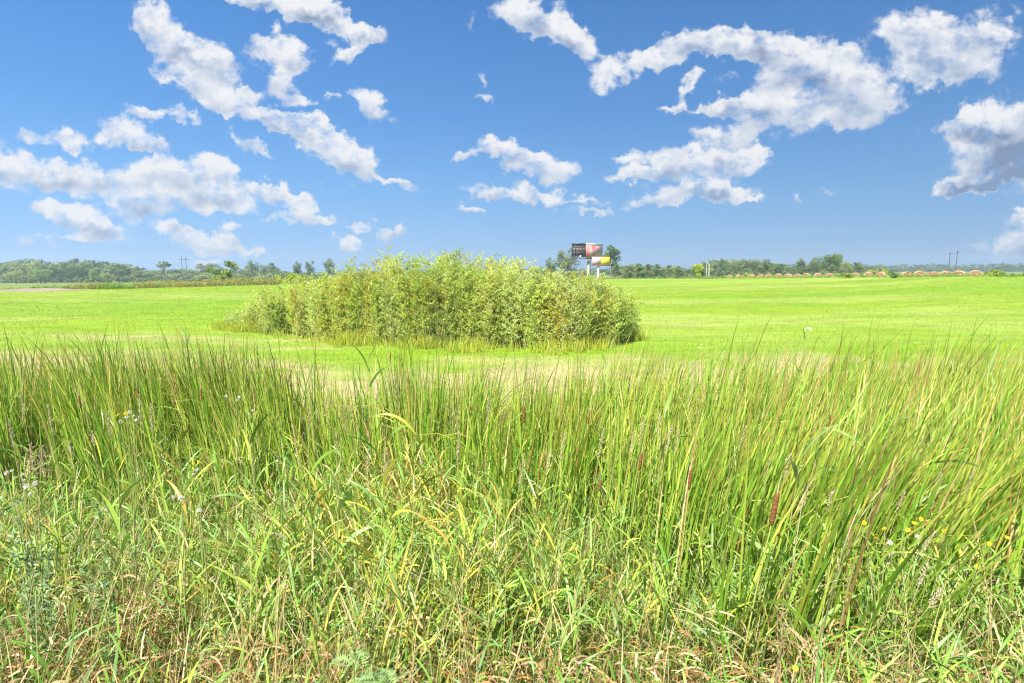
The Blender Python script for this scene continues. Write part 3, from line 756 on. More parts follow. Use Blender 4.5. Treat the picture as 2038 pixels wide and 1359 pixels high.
sp = Soup()                                                       # dead leaves and litter low in the stand
n = 16000; x, y = scatter(n, 2.6, 11.6, -1.08, 1.08, 1.6)
c = pick(n, [(.42, .31, .17), (.33, .22, .11), (.50, .40, .24), (.24, .16, .08), (.36, .33, .10)], None, .2)
blades(sp, np.stack([x, y, ground(x, y)], -1), rng.uniform(.25, .8, n), rng.uniform(.006, .012, n), rng.uniform(0, 2 * pi, n), rng.uniform(.1, 1.2, n), rng.uniform(.2, 1.4, n), c, segs=4, wprof='sword')
finish(sp, 'dead_leaves', M_GRASS, 'dead straw-coloured leaves tangled low among the cattails', 'dead leaves')

# ------------------------------------------------------------------ reed canary grass on the near bank
sp = Soup(); spd = Soup()
npl = 11500
x, y = scatter(npl, 1.15, 7.2, -1.25, 1.25, 1.5)
u = x / y; yfr = np.interp(u, UFR, YFR)
keep = rng.random(npl) < 1 - .9 * sstep(yfr - .2, yfr + 1.8, y); x, y, u = x[keep], y[keep], u[keep]; npl = len(x)
px_, = (np.asarray(u) * F + 1019,)
patch = fbm(x * 1.2 + 7, y * 1.2, 61, 3)
dry = .16 + .5 * sstep(.5, .66, patch)
brown = np.exp(-((u + .72) / .34) ** 2 - ((y - 3.05) / .7) ** 2) + .9 * np.exp(-((u - .2) / .42) ** 2 - ((y - 2.6) / .42) ** 2)
dry += .75 * brown
pale = fbm(x * 1.7 + 2, y * 1.7, 83, 3) + .12 * np.exp(-((u + .75) / .25) ** 2 - ((y - 4.3) / 1) ** 2)
H = rng.uniform(.38, .82, npl) * (.75 + .5 * fbm(x * 1.4, y * 1.4, 13, 3)) * np.interp(y, [1.1, 1.9, 3, 6], [.72, .86, 1.0, 1.05])
sa = rng.normal(size=npl) * 1.6 + .25; stl = np.abs(rng.normal(size=npl) * .22 + .12); sb = np.abs(rng.normal(size=npl) * .35 + .12)
bs = np.stack([x, y, ground(x, y) - .03], -1)
green = np.array([(.115, .25, .035), (.18, .35, .05), (.265, .43, .065), (.36, .47, .08), (.20, .36, .12), (.34, .46, .21)])
ssum = rng.random(npl)
stc = pick(npl, [(.24, .33, .06), (.34, .38, .10), (.46, .36, .17)], [3, 2, 1.4])
ok = clear_view(0, bs, npl)
path = blades(sp, bs, H, np.full(npl, .0042), sa, stl, sb, stc, segs=6, wprof='stem', roll=rng.uniform(-1.5, 1.5, npl))
nl = 6
tt = np.linspace(0, 1, 7)
for j in range(nl):
    f = np.clip(.16 + .84 * (j + rng.random(npl) * .8) / nl, 0, .99)
    i0 = (f * 6).astype(int); fr = (f * 6 - i0)[:, None]
    p0 = path[np.arange(npl), i0] * (1 - fr) + path[np.arange(npl), np.minimum(i0 + 1, 6)] * fr
    ll = rng.uniform(.13, .30, npl) * (1.1 - .35 * f); ww = rng.uniform(.0075, .0145, npl)
    aa = rng.uniform(0, 2 * pi, npl); ti = rng.uniform(.25, 1.05, npl); be = rng.uniform(.1, 1.4, npl)
    isdry = rng.random(npl) < dry * (1.6 - 1.25 * f)
    pv = np.clip(rng.normal(size=npl) * 1.4 + 2.0 + (pale - .5) * 7, 0, 5.49).astype(int)
    c = green[pv] * rng.uniform(.8, 1.2, (npl, 1)) * rng.uniform(.94, 1.06, (npl, 3))
    yl = rng.random(npl) < .03; c[yl] = np.array((.50, .47, .08))
    m = ok & ~isdry
    blades(sp, p0[m], ll[m], ww[m], aa[m], ti[m], be[m], c[m], segs=5, power=1.3, roll=rng.uniform(-.6, .6, m.sum()))
    m = ok & isdry
    cd = pick(m.sum(), [(.58, .40, .20), (.50, .31, .14), (.66, .50, .29), (.38, .22, .09), (.55, .26, .08)], [4, 3, 3, 2, .5], .2)
    blades(spd, p0[m], ll[m] * .9, ww[m] * .95, aa[m], ti[m] + .3, be[m] + rng.uniform(.6, 2.2, m.sum()), cd, segs=6, power=1.2, roll=rng.uniform(-1.2, 1.2, m.sum()))
finish(sp, 'canary_grass', M_GRASS, 'tangled broad-leaved green grass covering the near bank', 'grass')
finish(spd, 'dry_grass', M_GRASS, 'curled tan dead grass leaves in the near bank grass', 'dry grass')
sp = Soup(); spd = Soup()                                          # taller yellowing grass where bank and cattails meet
npl = 11000
x, y = scatter(npl, 3.0, 7.6, -1.15, 1.15, 1.6); u = x / y
yfr = np.interp(u, UFR, YFR)
pt = fbm(x * .8 + 11, y * .8, 47, 3)
dens = (.2 + .8 * sstep(.34, .56, pt)) * (1 - sstep(yfr + .2, yfr + 1.6, y)) * sstep(yfr - 3.6, yfr - 1.9, y)
dens = dens * np.interp(u, [-.9, -.5, -.35, 0, .2, .5, .9], [.5, .8, 1, 1, .7, .35, .35])
keep = rng.random(npl) < dens; x, y, u = x[keep], y[keep], u[keep]; npl = len(x)
H = rng.uniform(.60, 1.25, npl) * np.interp(y, [2.5, 4, 6], [.75, .95, 1.05]); bs = np.stack([x, y, ground(x, y) - .03], -1); ok = clear_view(0, bs, npl)
warm = np.clip(.25 + .9 * np.exp(-((u + .22) / .22) ** 2) * sstep(.4, .6, fbm(x * 1.5, y * 1.5, 29, 2)), 0, 1)
path = blades(sp, bs, H, np.full(npl, .0045), np.where(u > .1, 0, pi) + rng.normal(size=npl) * 1.1, np.abs(rng.normal(size=npl) * .10 + .06), np.abs(rng.normal(size=npl) * .2), pick(npl, [(.44, .44, .12), (.56, .42, .18), (.32, .40, .08)]), segs=6, wprof='stem', roll=rng.uniform(-1.5, 1.5, npl))
for j in range(7):
    f = np.clip(.22 + .78 * (j + rng.random(npl) * .8) / 7, 0, .99); i0 = (f * 6).astype(int); fr = (f * 6 - i0)[:, None]
    p0 = path[np.arange(npl), i0] * (1 - fr) + path[np.arange(npl), np.minimum(i0 + 1, 6)] * fr
    c = pick(npl, [(.19, .37, .05), (.28, .45, .065), (.40, .51, .085), (.28, .43, .13)], None, .18)
    yw = rng.random(npl) < warm * .45; c[yw] = pick(yw.sum(), [(.58, .50, .07), (.60, .42, .09), (.50, .52, .07), (.62, .50, .26)], None, .15)
    blades(sp, p0[ok], rng.uniform(.18, .42, npl)[ok] * (1.1 - .3 * f[ok]), rng.uniform(.009, .018, npl)[ok], (np.where(j % 2, 0, pi) + rng.normal(size=npl) * .9)[ok], rng.uniform(.15, .75, npl)[ok], rng.uniform(.1, 1.2, npl)[ok], c[ok], segs=5, power=1.4, roll=rng.uniform(-.8, .8, ok.sum()))
finish(sp, 'reed_grass', M_GRASS, 'taller broad-leaved grass with yellow and orange leaves in front of the cattails', 'grass')
sp = Soup()                                                        # fine low grass between
n = 42000; x, y = scatter(n, 1.1, 6.8, -1.25, 1.25, 1.4); u = x / y
keep = (y < np.interp(u, UFR, YFR) + 1.2); x, y, u = x[keep], y[keep], u[keep]; brown = np.exp(-((u + .72) / .34) ** 2 - ((y - 3.05) / .7) ** 2) + .9 * np.exp(-((u - .2) / .42) ** 2 - ((y - 2.6) / .42) ** 2)
keep = rng.random(len(x)) > .6 * brown; x, y, u = x[keep], y[keep], u[keep]; n = len(x)
c = pick(n, [(.15, .32, .035), (.23, .41, .05), (.34, .47, .07), (.56, .43, .21), (.10, .22, .03)], [4, 4, 2.2, 2.6, 2.4])
bs = np.stack([x, y, ground(x, y) - .02], -1); ok = clear_view(0, bs, n)
blades(sp, bs[ok], (rng.uniform(.16, .62, n) * np.interp(y, [1.1, 2, 6], [.75, .9, 1.1]))[ok], rng.uniform(.003, .0062, n)[ok], (rng.normal(size=n) * 1.5 + .2)[ok], rng.uniform(0, .5, n)[ok], rng.uniform(.1, 1.3, n)[ok], c[ok], segs=5)
finish(sp, 'fine_grass', M_GRASS, 'thin green grass blades between the broad-leaved plants of the bank', 'grass')
sp = Soup()                                                        # tall thin straw culms between bank and cattails
n = 6500; x, y = scatter(n, 2.2, 9.0, -1.08, 1.08, 1.5); u = x / y
keep = rng.random(n) < .25 + .75 * sstep(.42, .62, fbm(x * .9 + 5, y * .5, 19, 3)); x, y, u = x[keep], y[keep], u[keep]; n = len(x)
c = pick(n, [(.62, .50, .25), (.55, .40, .18), (.58, .54, .20), (.48, .48, .13)], None, .15)
bs = np.stack([x, y, ground(x, y)], -1); ok = clear_view(0, bs, n)
blades(sp, bs[ok], rng.uniform(.6, 1.3, n)[ok], .0048, (np.where(u > 0, 0, 0) + rng.normal(size=n) * .9)[ok], np.abs(rng.normal(size=n) * .1 + .08)[ok], rng.uniform(0, .5, n)[ok], c[ok], segs=6, wprof='stem', roll=rng.uniform(-1.5, 1.5, ok.sum()))
finish(sp, 'straw_culms', M_GRASS, 'thin straw-coloured grass culms standing in front of the cattails', 'grass')

sp = Soup()                                                        # matted dead leaves lying low on the bank
n = 34000; x, y = scatter(n, 1.1, 6.2, -1.25, 1.25, 1.4); u = x / y
pt = fbm(x * 1.2 + 7, y * 1.2, 61, 3)
keep = rng.random(n) < .25 + .6 * sstep(.42, .66, pt) + .8 * np.exp(-((u + .72) / .34) ** 2 - ((y - 3.05) / .7) ** 2) + .7 * np.exp(-((u - .2) / .42) ** 2 - ((y - 2.6) / .45) ** 2); x, y = x[keep], y[keep]; n = len(x)
c = pick(n, [(.54, .37, .19), (.45, .28, .12), (.62, .47, .27), (.32, .18, .07), (.52, .25, .08)], [4, 3, 3, 2, .6], .2)
bs = np.stack([x, y, ground(x, y) + rng.uniform(0, .54, n) * np.interp(y, [1.1, 2, 4], [.7, 1, 1.1])], -1)
blades(sp, bs, rng.uniform(.07, .22, n), rng.uniform(.005, .012, n), rng.uniform(0, 2 * pi, n), rng.uniform(.1, 1.7, n), rng.uniform(.4, 2.8, n), c, segs=5, power=1.2, roll=rng.uniform(-1.4, 1.4, n))
finish(sp, 'dead_leaves', M_GRASS, 'curled brown dead leaves matted low in the near bank grass', 'dead leaves')
sp = Soup()                                                        # pale broken straw at all angles
n = 5200; x, y = scatter(n, 1.6, 10.5, -1.1, 1.1, 1.35)
c = pick(n, [(.64, .51, .29), (.56, .42, .22), (.60, .54, .28)], None, .15)
bs = np.stack([x, y, ground(x, y) + rng.uniform(.15, .75, n) * np.interp(y, [1.6, 2.5, 5, 9], [.5, .8, 1.0, 1.5])], -1); ok = clear_view(0, bs, n)
blades(sp, bs[ok], rng.uniform(.15, .6, n)[ok], rng.uniform(.003, .0075, n)[ok], rng.uniform(0, 2 * pi, n)[ok], np.abs(rng.normal(size=n) * .55 + .25)[ok], rng.uniform(0, .9, n)[ok], c[ok], segs=4, wprof='sword')
finish(sp, 'broken_straw', M_GRASS, 'pale broken straw caught at all angles in the reeds', 'dry grass')

# ------------------------------------------------------------------ individual plants
M_HEAD = solid_mat('cattail_head', (.20, .082, .022), .95, .35, 60, bump=.8)
M_PLANT = leaf_mat('plant_part', .25, .55, .3)
def lathe(prof, sides=10):
    prof = np.asarray(prof, float); a_ = np.arange(sides) * 2 * pi / sides; n_ = len(prof)
    v = np.stack([prof[:, 0:1] * np.cos(a_), prof[:, 0:1] * np.sin(a_), np.repeat(prof[:, 1:2], sides, 1)], -1).reshape(-1, 3)
    i = np.arange(n_ - 1)[:, None] * sides; j = np.arange(sides)[None]
    return v, np.stack([i + j, i + (j + 1) % sides, i + sides + (j + 1) % sides, i + sides + j], -1).reshape(-1, 4)
def place_word(px, py):
    """where in the photo, told by what one can find there"""
    row = 'at the reeds\' far edge' if py < 740 else 'deep in the reeds' if py < 800 else 'amid the reeds' if py < 850 else 'low in the reeds' if py < 905 else 'in front'
    for lim, w in ((100, 'by the photo\'s left edge'), (230, 'left of the white down'), (310, 'right of the white down'), (375, 'below the twin-legged power pole'), (470, 'below the forked tree'), (640, 'before the thicket\'s left end'),
                   (735, 'before the thicket\'s left shoulder'), (800, 'beside the broad-leaved reed'), (930, 'before the thicket\'s middle'), (1060, 'before the thicket\'s right half'), (1150, 'before the thicket\'s right shoulder'), (1215, 'below the red billboard'), (1320, 'below the yellow sign'), (1430, 'below the yellow-green tree'), (1560, 'below the leftmost bales'), (1700, 'below the biggest tree'), (1850, 'below the middle bales'), (2100, 'below the rightmost bales')):
        if px < lim: return row, w
def bend_to(b, tip, n=7, bow=.0):
    t = np.linspace(0, 1, n)[:, None]
    return b * (1 - t) + tip * t + np.array((bow, 0, 0)) * np.sin(pi * t)
used = {}
def uniq(base):
    """labels already taken get a comparative"""
    k = used.get(base, 0); used[base] = k + 1
    return base if k == 0 else base + (', next right', ', third along', ', fourth along', ', fifth along')[min(k - 1, 3)]
for (px, py, ln) in sorted(HEADS):
    near = [h for h in NEARH if h[0] == px]
    D = near[0][2] if near else float(np.clip(F * .15 / ln * .93, 5.2, 8.8))
    if px < 1000 and not near: D = max(D, 5.8)
    c = at(px, py, D); hl = ln * D / F * 1.02
    lean = (.10 if px > 1150 else (-.05 if px < 500 else .02)) + rng.normal() * .03
    bx, by = c[0] - lean * 1.2, c[1] + rng.normal() * .05
    b0 = np.array((bx, by, G1(bx, by)))
    r = empty('cattail', tuple(b0))
    size = 'largest ripe' if ln > 60 else 'plump rusty-brown' if ln > 34 else 'slim dark brown' if ln > 21 else 'short dark brown' if ln > 14 else 'tiny dark brown'
    row, w = place_word(px, py)
    tag(r, uniq(f'{size} cattail head {row} {w}'), 'cattail', 'cattails with brown heads')
    bot = c - b0 + np.array((0, 0, -hl / 2)); bot[0] -= lean * hl / 2
    pts = bend_to(np.zeros(3), bot, 8, -.02 * np.sign(lean))
    s1 = Soup(); tube(s1, pts, np.linspace(.0055, .004, 8), (.33, .36, .07), 6); link('stalk', s1.mesh('stalk'), M_STEM, r)
    rad = min(max(hl * .075, .0085), .0135) if ln > 30 else .0085
    prof = [(0.002, 0), (rad * .7, .008), (rad, .03 * hl / .16), (rad * 1.03, hl * .5), (rad, hl * .85), (rad * .8, hl * .96), (.003, hl)]
    v, q = lathe(prof, 12); v += rng.normal(size=v.shape) * rad * .04
    v[:, 0] += v[:, 2] * lean; v += bot
    s1 = Soup(); s1.add(v, q, (.2, .06, .02)); hd = link('seed_head', s1.mesh('seed_head'), M_HEAD, r)
    tp = bot + np.array((lean * hl, 0, hl - .003))
    s1 = Soup(); tube(s1, [tp, tp + np.array((lean * .03, 0, .05)), tp + np.array((lean * .06 + .01, 0, .10))], [.0028, .0022, .001], (.55, .46, .28), 5); link('spike_tip', s1.mesh('spike_tip'), M_STEM, r)
    if ln > 22:
        for k in range(3 if ln > 34 else 2):
            s1 = Soup(); blades(s1, np.array([[rng.normal() * .01, rng.normal() * .01, 0.]]), rng.uniform(1.1, 1.6), .012, rng.choice([0., pi]) + rng.normal() * .4, rng.uniform(.06, .16), rng.uniform(.1, .5), pick(1, gal[:4]), segs=8, power=2, wprof='sword', wmin=.05)
            link('leaf', s1.mesh('leaf'), M_CAT, r)

# tan seed stalks (tip px, tip py, head length px, distance)
STALKS = [(17,835,58,4.2),(41,783,46,5.0),(95,805,68,4.6),(138,880,40,4.4),(62,888,60,3.9),(84,890,60,3.9),(213,820,50,4.4),(183,860,30,4.6),(277,785,60,4.7),(300,803,60,4.8),
 (914,860,60,4.6),(972,793,50,5.0),(670,860,40,4.8),(733,895,60,4.4),(768,890,60,4.4),(840,875,60,4.6),(1124,862,60,4.4),(1201,855,60,4.4),(1282,830,60,4.6),(1314,823,50,4.8),(1352,855,50,4.6),(1336,847,60,4.5),(1381,873,50,4.4),(1485,850,60,4.4),(1098,895,50,4.2),(1043,913,60,4.2),(1262,858,50,4.6),
 (1838,868,60,4.4),(1573,905,60,4.2),(1938,935,60,4.0),(1876,942,50,4.0),(1659,971,50,3.8),(1701,980,60,3.8),(1609,963,60,3.9),(1800,975,50,3.9),(1860,1058,60,3.3),(1875,1172,40,2.7),(1846,1124,50,2.9),(1775,1100,30,3.1)]
for (px, py, ln, D) in sorted(STALKS):
    tip = at(px, py, D)
    lean = .20 if px > 1000 else (.08 if px > 230 else -.05)
    if px in (1485, 1701, 1860, 1875): lean = .42
    if px in (62, 84, 1098): lean = .25
    bx = tip[0] - lean * .8; by = D + .05
    b0 = np.array((bx, by, G1(bx, by)))
    r = empty('seed_stalk', tuple(b0)); row, w = place_word(px, py)
    lab = ('feathery' if px in (62, 84) else 'strongly leaning' if lean > .4 else 'tall thin' if ln > 55 else 'short') + ' tan grass seed stalk '
    tag(r, uniq(lab + (row if py < 950 else 'in the bank grass') + ' ' + w), 'grass stalk', 'tan grass seed stalks')
    T1 = tip - b0; t = np.linspace(0, 1, 9)[:, None]
    pts = np.array((T1[0], T1[1], 0)) * t ** 1.6 + np.array((0, 0, T1[2])) * t
    s1 = Soup(); tube(s1, pts, np.linspace(.003, .0014, 9), (.52, .40, .18), 5); link('stem', s1.mesh('stem'), M_STEM, r)
    hl = ln * D / F; tot = np.linalg.norm(T1); f0 = 1 - hl / tot
    n = int(60 + ln * 1.5); f = rng.uniform(f0, 1.0, n)
    p0 = np.stack([np.interp(f, t[:, 0], pts[:, k]) for k in range(3)], -1)
    g_ = (f - f0) / (1 - f0); spread = (.006 + .010 * np.sin(pi * np.clip(g_ * .9 + .08, 0, 1))) * (3.2 if px in (62, 84) else 1)
    off = rng.normal(size=(n, 3)) * spread[:, None] * .55
    dirv = np.array((lean, 0, 1.0)) + rng.normal(size=(n, 3)) * .45
    s1 = Soup(); ff = np.linspace(f0, 1, 6); tube(s1, np.stack([np.interp(ff, t[:, 0], pts[:, k]) for k in range(3)], -1), .0024, (.56, .45, .27), 5)
    if px in (62, 84): rhombs(s1, p0, off + np.array((0, 0, .004)), np.linalg.norm(off, axis=1), .0022, (.56, .45, .27))
    rhombs(s1, p0 + off, dirv, rng.uniform(.008, .018, n), .0045, pick(n, [(.60, .50, .34), (.52, .40, .24), (.66, .58, .42)], None, .15)); link('seed_head', s1.mesh('seed_head', False), M_PLANT, r)

# broad-leaved reeds
def reed(label, px, ptop, D, lean, nleaf, lcol, llen=.42, wid=.026, spread=.9, plume=False, bmax=1.5):
    tip = at(px, ptop, D); b0 = np.array((tip[0] - lean, D, 0.)); b0[2] = G1(b0[0], D)
    r = empty('common_reed', tuple(b0)); tag(r, label, 'reed', 'broad-leaved reeds')
    T1 = tip - b0; t = np.linspace(0, 1, 9)[:, None]
    pts = np.array((T1[0], T1[1], 0)) * t ** 1.6 + np.array((0, 0, T1[2])) * t
    s1 = Soup(); tube(s1, pts, np.linspace(.006, .0025, 9), (.34, .38, .10), 6); link('stem', s1.mesh('stem'), M_STEM, r)
    for k in range(nleaf):
        f = .40 + .58 * (k + .5) / nleaf
        p0 = np.array([[np.interp(f, t[:, 0], pts[:, q_]) for q_ in range(3)]])
        a_ = (0 if k % 2 else pi) + rng.normal() * .55
        s1 = Soup(); blades(s1, p0, llen * rng.uniform(.75, 1.15) * (1.15 - .4 * f), wid * rng.uniform(.8, 1.15), a_, rng.uniform(.25, .75) * spread, rng.uniform(.2 * bmax, bmax), pick(1, lcol, None, .1), segs=8, power=1.5, roll=np.array([rng.uniform(-.9, .9)]))
        link('leaf', s1.mesh('leaf'), M_CAT, r)
    if plume:
        n = 90; f = rng.random(n); p0 = pts[-1] + np.outer(f, (lean * .3, 0, -.01)) + rng.normal(size=(n, 3)) * .012
        s1 = Soup(); rhombs(s1, p0, rng.normal(size=(n, 3)) * .4 + np.array((.4, 0, .5)), rng.uniform(.015, .03, n), .008, (.75, .72, .62)); link('plume', s1.mesh('plume', False), M_PLANT, r)
GR = [(.22, .36, .06), (.28, .42, .06), (.18, .32, .07)]; YE = [(.46, .44, .06), (.38, .42, .06), (.50, .36, .07)]; PA = [(.30, .43, .13), (.34, .45, .16), (.27, .41, .11)]
reed('tall broad-leaved bright green reed before the left shoulder of the willow thicket', 735, 690, 6.2, .03, 8, GR, .42, .026, .7, bmax=.8)
reed('broad-leaved reed rising in front of the right shoulder of the thicket', 1212, 672, 7.6, .12, 6, GR, .32, .022, .7, bmax=.7)
reed('reed with a white tuft at its tip against the field below the biggest tree', 1606, 655, 8.3, .15, 5, [(.17, .32, .06), (.22, .36, .07)], .28, .022, .6, plume=True, bmax=.7)
reed('pale leafy reed standing over the field edge below the twin power poles', 370, 648, 8.6, .02, 7, PA, .30, .020, .8, bmax=.7)
reed('yellowing broad-leaved reed near the front left, below the forked tree', 352, 865, 3.9, -.06, 6, YE, .36, .028)
reed('yellow-tipped reed in the middle, left of the dry orange leaves', 612, 800, 4.4, .02, 7, YE + GR, .42, .028)
reed('orange-tinged reed cluster in front of the middle of the cattails', 830, 835, 3.9, .08, 7, YE, .40, .022)
reed('leaning reed of pale green wide leaves in the middle foreground', 680, 870, 3.6, .1, 7, GR + PA, .42, .026)
reed('pale broad-leaved reed with arching leaves below the big round tree', 1600, 880, 3.7, .12, 6, PA, .5, .032, 1.1)
reed('pale reed with long drooping leaves below the middle bales', 1745, 828, 4.8, .25, 6, PA, .6, .026, 1.3)
reed('reed with long horizontal leaves among the right-hand cattails', 1860, 850, 4.5, .25, 5, PA, .55, .024, 1.4)
reed('fan of broad green reed leaves at the front left, above the bank grass', 235, 935, 3.0, .05, 7, GR, .36, .024, 1.3)
reed('yellow-green reed just left of the dark cattail gap', 770, 850, 4.0, .1, 6, YE + GR, .44, .026)
reed('green leaning reed between the two plump cattail heads', 1330, 800, 4.9, .25, 6, GR + PA, .45, .022)
reed('reed with yellow leaves at the left, beside the white seed tufts', 495, 850, 4.0, -.04, 6, YE + GR, .36, .02)

# single dry leaves that stand out
for (px0, py0, px1, py1, D, lab) in ((1650, 1090, 1772, 955, 3.0, 'long pale dry cattail leaf arching right below the middle bales'), (1553, 1300, 1598, 990, 2.5, 'tall tan dry cattail leaf standing beside the largest cattail head'), (1640, 1180, 1712, 1005, 2.6, 'leaning tan dry cattail leaf right of the largest cattail head')):
    b0 = at(px0, py0, D); tip = at(px1, py1, D); b0 = b0 - np.array((0, 0, .0)); gb = G1(b0[0], D); 
    r = empty('dry_leaf', (b0[0] - .05, D, gb)); tag(r, lab, 'dry leaf')
    o3 = np.array((b0[0] - .05, D, gb)); t = np.linspace(0, 1, 14)[:, None]
    p = (np.zeros(3) * (1 - t) ** 2 + 2 * t * (1 - t) * (b0 - o3 + np.array((.0, 0, .1))) + t ** 2 * (tip - o3))
    w = .009 * np.minimum(1, (1 - t) * 3 + .15); s1 = Soup()
    tw = np.concatenate([np.cos(t * 2), np.sin(t * 2) * .6, np.zeros_like(t)], 1)
    v = np.stack([p - tw * w, p + tw * w], 1).reshape(-1, 3); i = np.arange(13) * 2
    s1.add(v, np.stack([i, i + 1, i + 3, i + 2], -1), np.repeat(np.linspace((.50, .40, .20), (.66, .54, .38), 14), 2, 0)); link('blade', s1.mesh('blade'), M_GRASS, r)

# white-tufted and yellow-flowered weeds
def flower_weed(label, pts_px, D, root_px, kind, group):
    root = at(root_px, 1000, D); b0 = np.array((root[0], D, G1(root[0], D)))
    r = empty('white_tufted_weed' if kind == 'white' else 'yellow_flower', tuple(b0)); tag(r, label, 'weed' if kind == 'white' else 'flower', group)
    s1 = Soup(); tops = [at(a_, b_, D + rng.normal() * .06) - b0 for a_, b_ in pts_px]
    m = np.mean(tops, 0) * .55
    tube(s1, bend_to(np.zeros(3), m, 6), np.linspace(.005, .0035, 6), (.26, .33, .08), 5)
    for tpp in tops: tube(s1, bend_to(m, tpp, 5, .01), np.linspace(.0032, .0018, 5), (.28, .34, .08), 5)
    link('stem', s1.mesh('stem'), M_STEM, r)
    n = 14; s1 = Soup(); f = rng.uniform(.1, 1.1, n); p0 = np.outer(f, m)
    blades(s1, p0, rng.uniform(.06, .14, n), .014, rng.uniform(0, 2 * pi, n), rng.uniform(.5, 1.2, n), rng.uniform(.2, .8, n), pick(n, [(.20, .33, .10), (.27, .38, .15)]), segs=4)
    link('foliage', s1.mesh('foliage'), M_GRASS, r)
    for tpp in tops:
        s1 = Soup()
        if kind == 'white':
            n = 120; d_ = rng.normal(size=(n, 3)); d_ /= np.linalg.norm(d_, axis=1)[:, None]; rad = rng.uniform(.009, .016)
            rhombs(s1, tpp + d_ * rad * .15, d_, rad * rng.uniform(.6, 1.2, n), .0028, (.80, .78, .74))
            link('tuft', s1.mesh('tuft', False), M_PLANT, r)
        else:
            a_ = np.arange(12) * 2 * pi / 12; tl = rng.normal(size=3) * .4 + np.array((-.2, -.7, .6))
            tl /= np.linalg.norm(tl); e1 = np.cross(tl, (0, 0, 1.)); e1 /= np.linalg.norm(e1); e2 = np.cross(tl, e1)
            d_ = np.cos(a_)[:, None] * e1 + np.sin(a_)[:, None] * e2
            rhombs(s1, np.repeat(tpp[None], 12, 0), d_ + tl * .15, .014, .006, (.78, .55, .02), np.repeat(tl[None], 12, 0))
            v, q = lathe([(0.0005, -.003), (.005, -.001), (.005, .002), (.001, .004)], 8); s1.add(v + tpp, q, (.55, .33, .02))
            link('flower_head', s1.mesh('flower_head', False), M_PLANT, r)
WG = 'white-tufted weeds'
flower_weed('weed with a loose cluster of white down left of the yellowing reed', [(240, 838), (258, 820), (266, 828), (252, 830), (271, 836)], 3.7, 250, 'white', WG)
flower_weed('weed with white tufts below the left end of the willow thicket', [(450, 788), (471, 796), (476, 790)], 5.2, 462, 'white', WG)
flower_weed('weed with paired white tufts left of the yellow-tipped reed', [(495, 824), (503, 816)], 5.0, 505, 'white', WG)
flower_weed('single white tuft low in the middle left grass', [(552, 917)], 3.7, 556, 'white', WG)
flower_weed('weed with many white tufts at the left edge of the photo', [(14, 941), (24, 936), (45, 945), (48, 956), (30, 950)], 3.3, 35, 'white', WG)
flower_weed('short weed with two white tufts right of the leftmost tufted weed', [(70, 962), (60, 983), (52, 968)], 3.0, 64, 'white', WG)
flower_weed('white-tufted weed in front of the yellowing reed', [(392, 935), (385, 944)], 3.4, 395, 'white', WG)
flower_weed('low white-tufted weed left of the lone pale seed pod', [(345, 989), (360, 991)], 3.0, 352, 'white', WG)
flower_weed('weed with one round pale seed tuft above the brown bank grass', [(397, 1015)], 2.8, 402, 'white', WG)
flower_weed('white-tufted weed beside the yellow flowers at right', [(1771, 1080), (1826, 1068)], 3.0, 1790, 'white', WG)
flower_weed('weed with white tufts by the field edge below the left bales', [(1396, 686), (1393, 692)], 8.6, 1392, 'white', WG)
YG = 'small yellow flowers'
flower_weed('branched weed with small yellow flowers, left of the two at right', [(1720, 1040), (1743, 1066), (1760, 1052), (1795, 1115), (1807, 1054)], 2.85, 1765, 'yellow', YG)
flower_weed('yellow-flowered weed near the right edge of the photo', [(1820, 1041), (1833, 1033), (1880, 1056), (1945, 1128), (1968, 1082), (2005, 1070)], 2.8, 1915, 'yellow', YG)
flower_weed('lone yellow flower at the bottom right corner', [(2030, 1292)], 2.15, 2020, 'yellow', YG)
flower_weed('lone yellow flower low in front of the largest cattail head', [(1583, 1330)], 2.1, 1580, 'yellow', YG)
flower_weed('yellow-flowered weed among the white tufts at far left', [(250, 822), (235, 826), (395, 920)], 3.6, 290, 'yellow', YG)

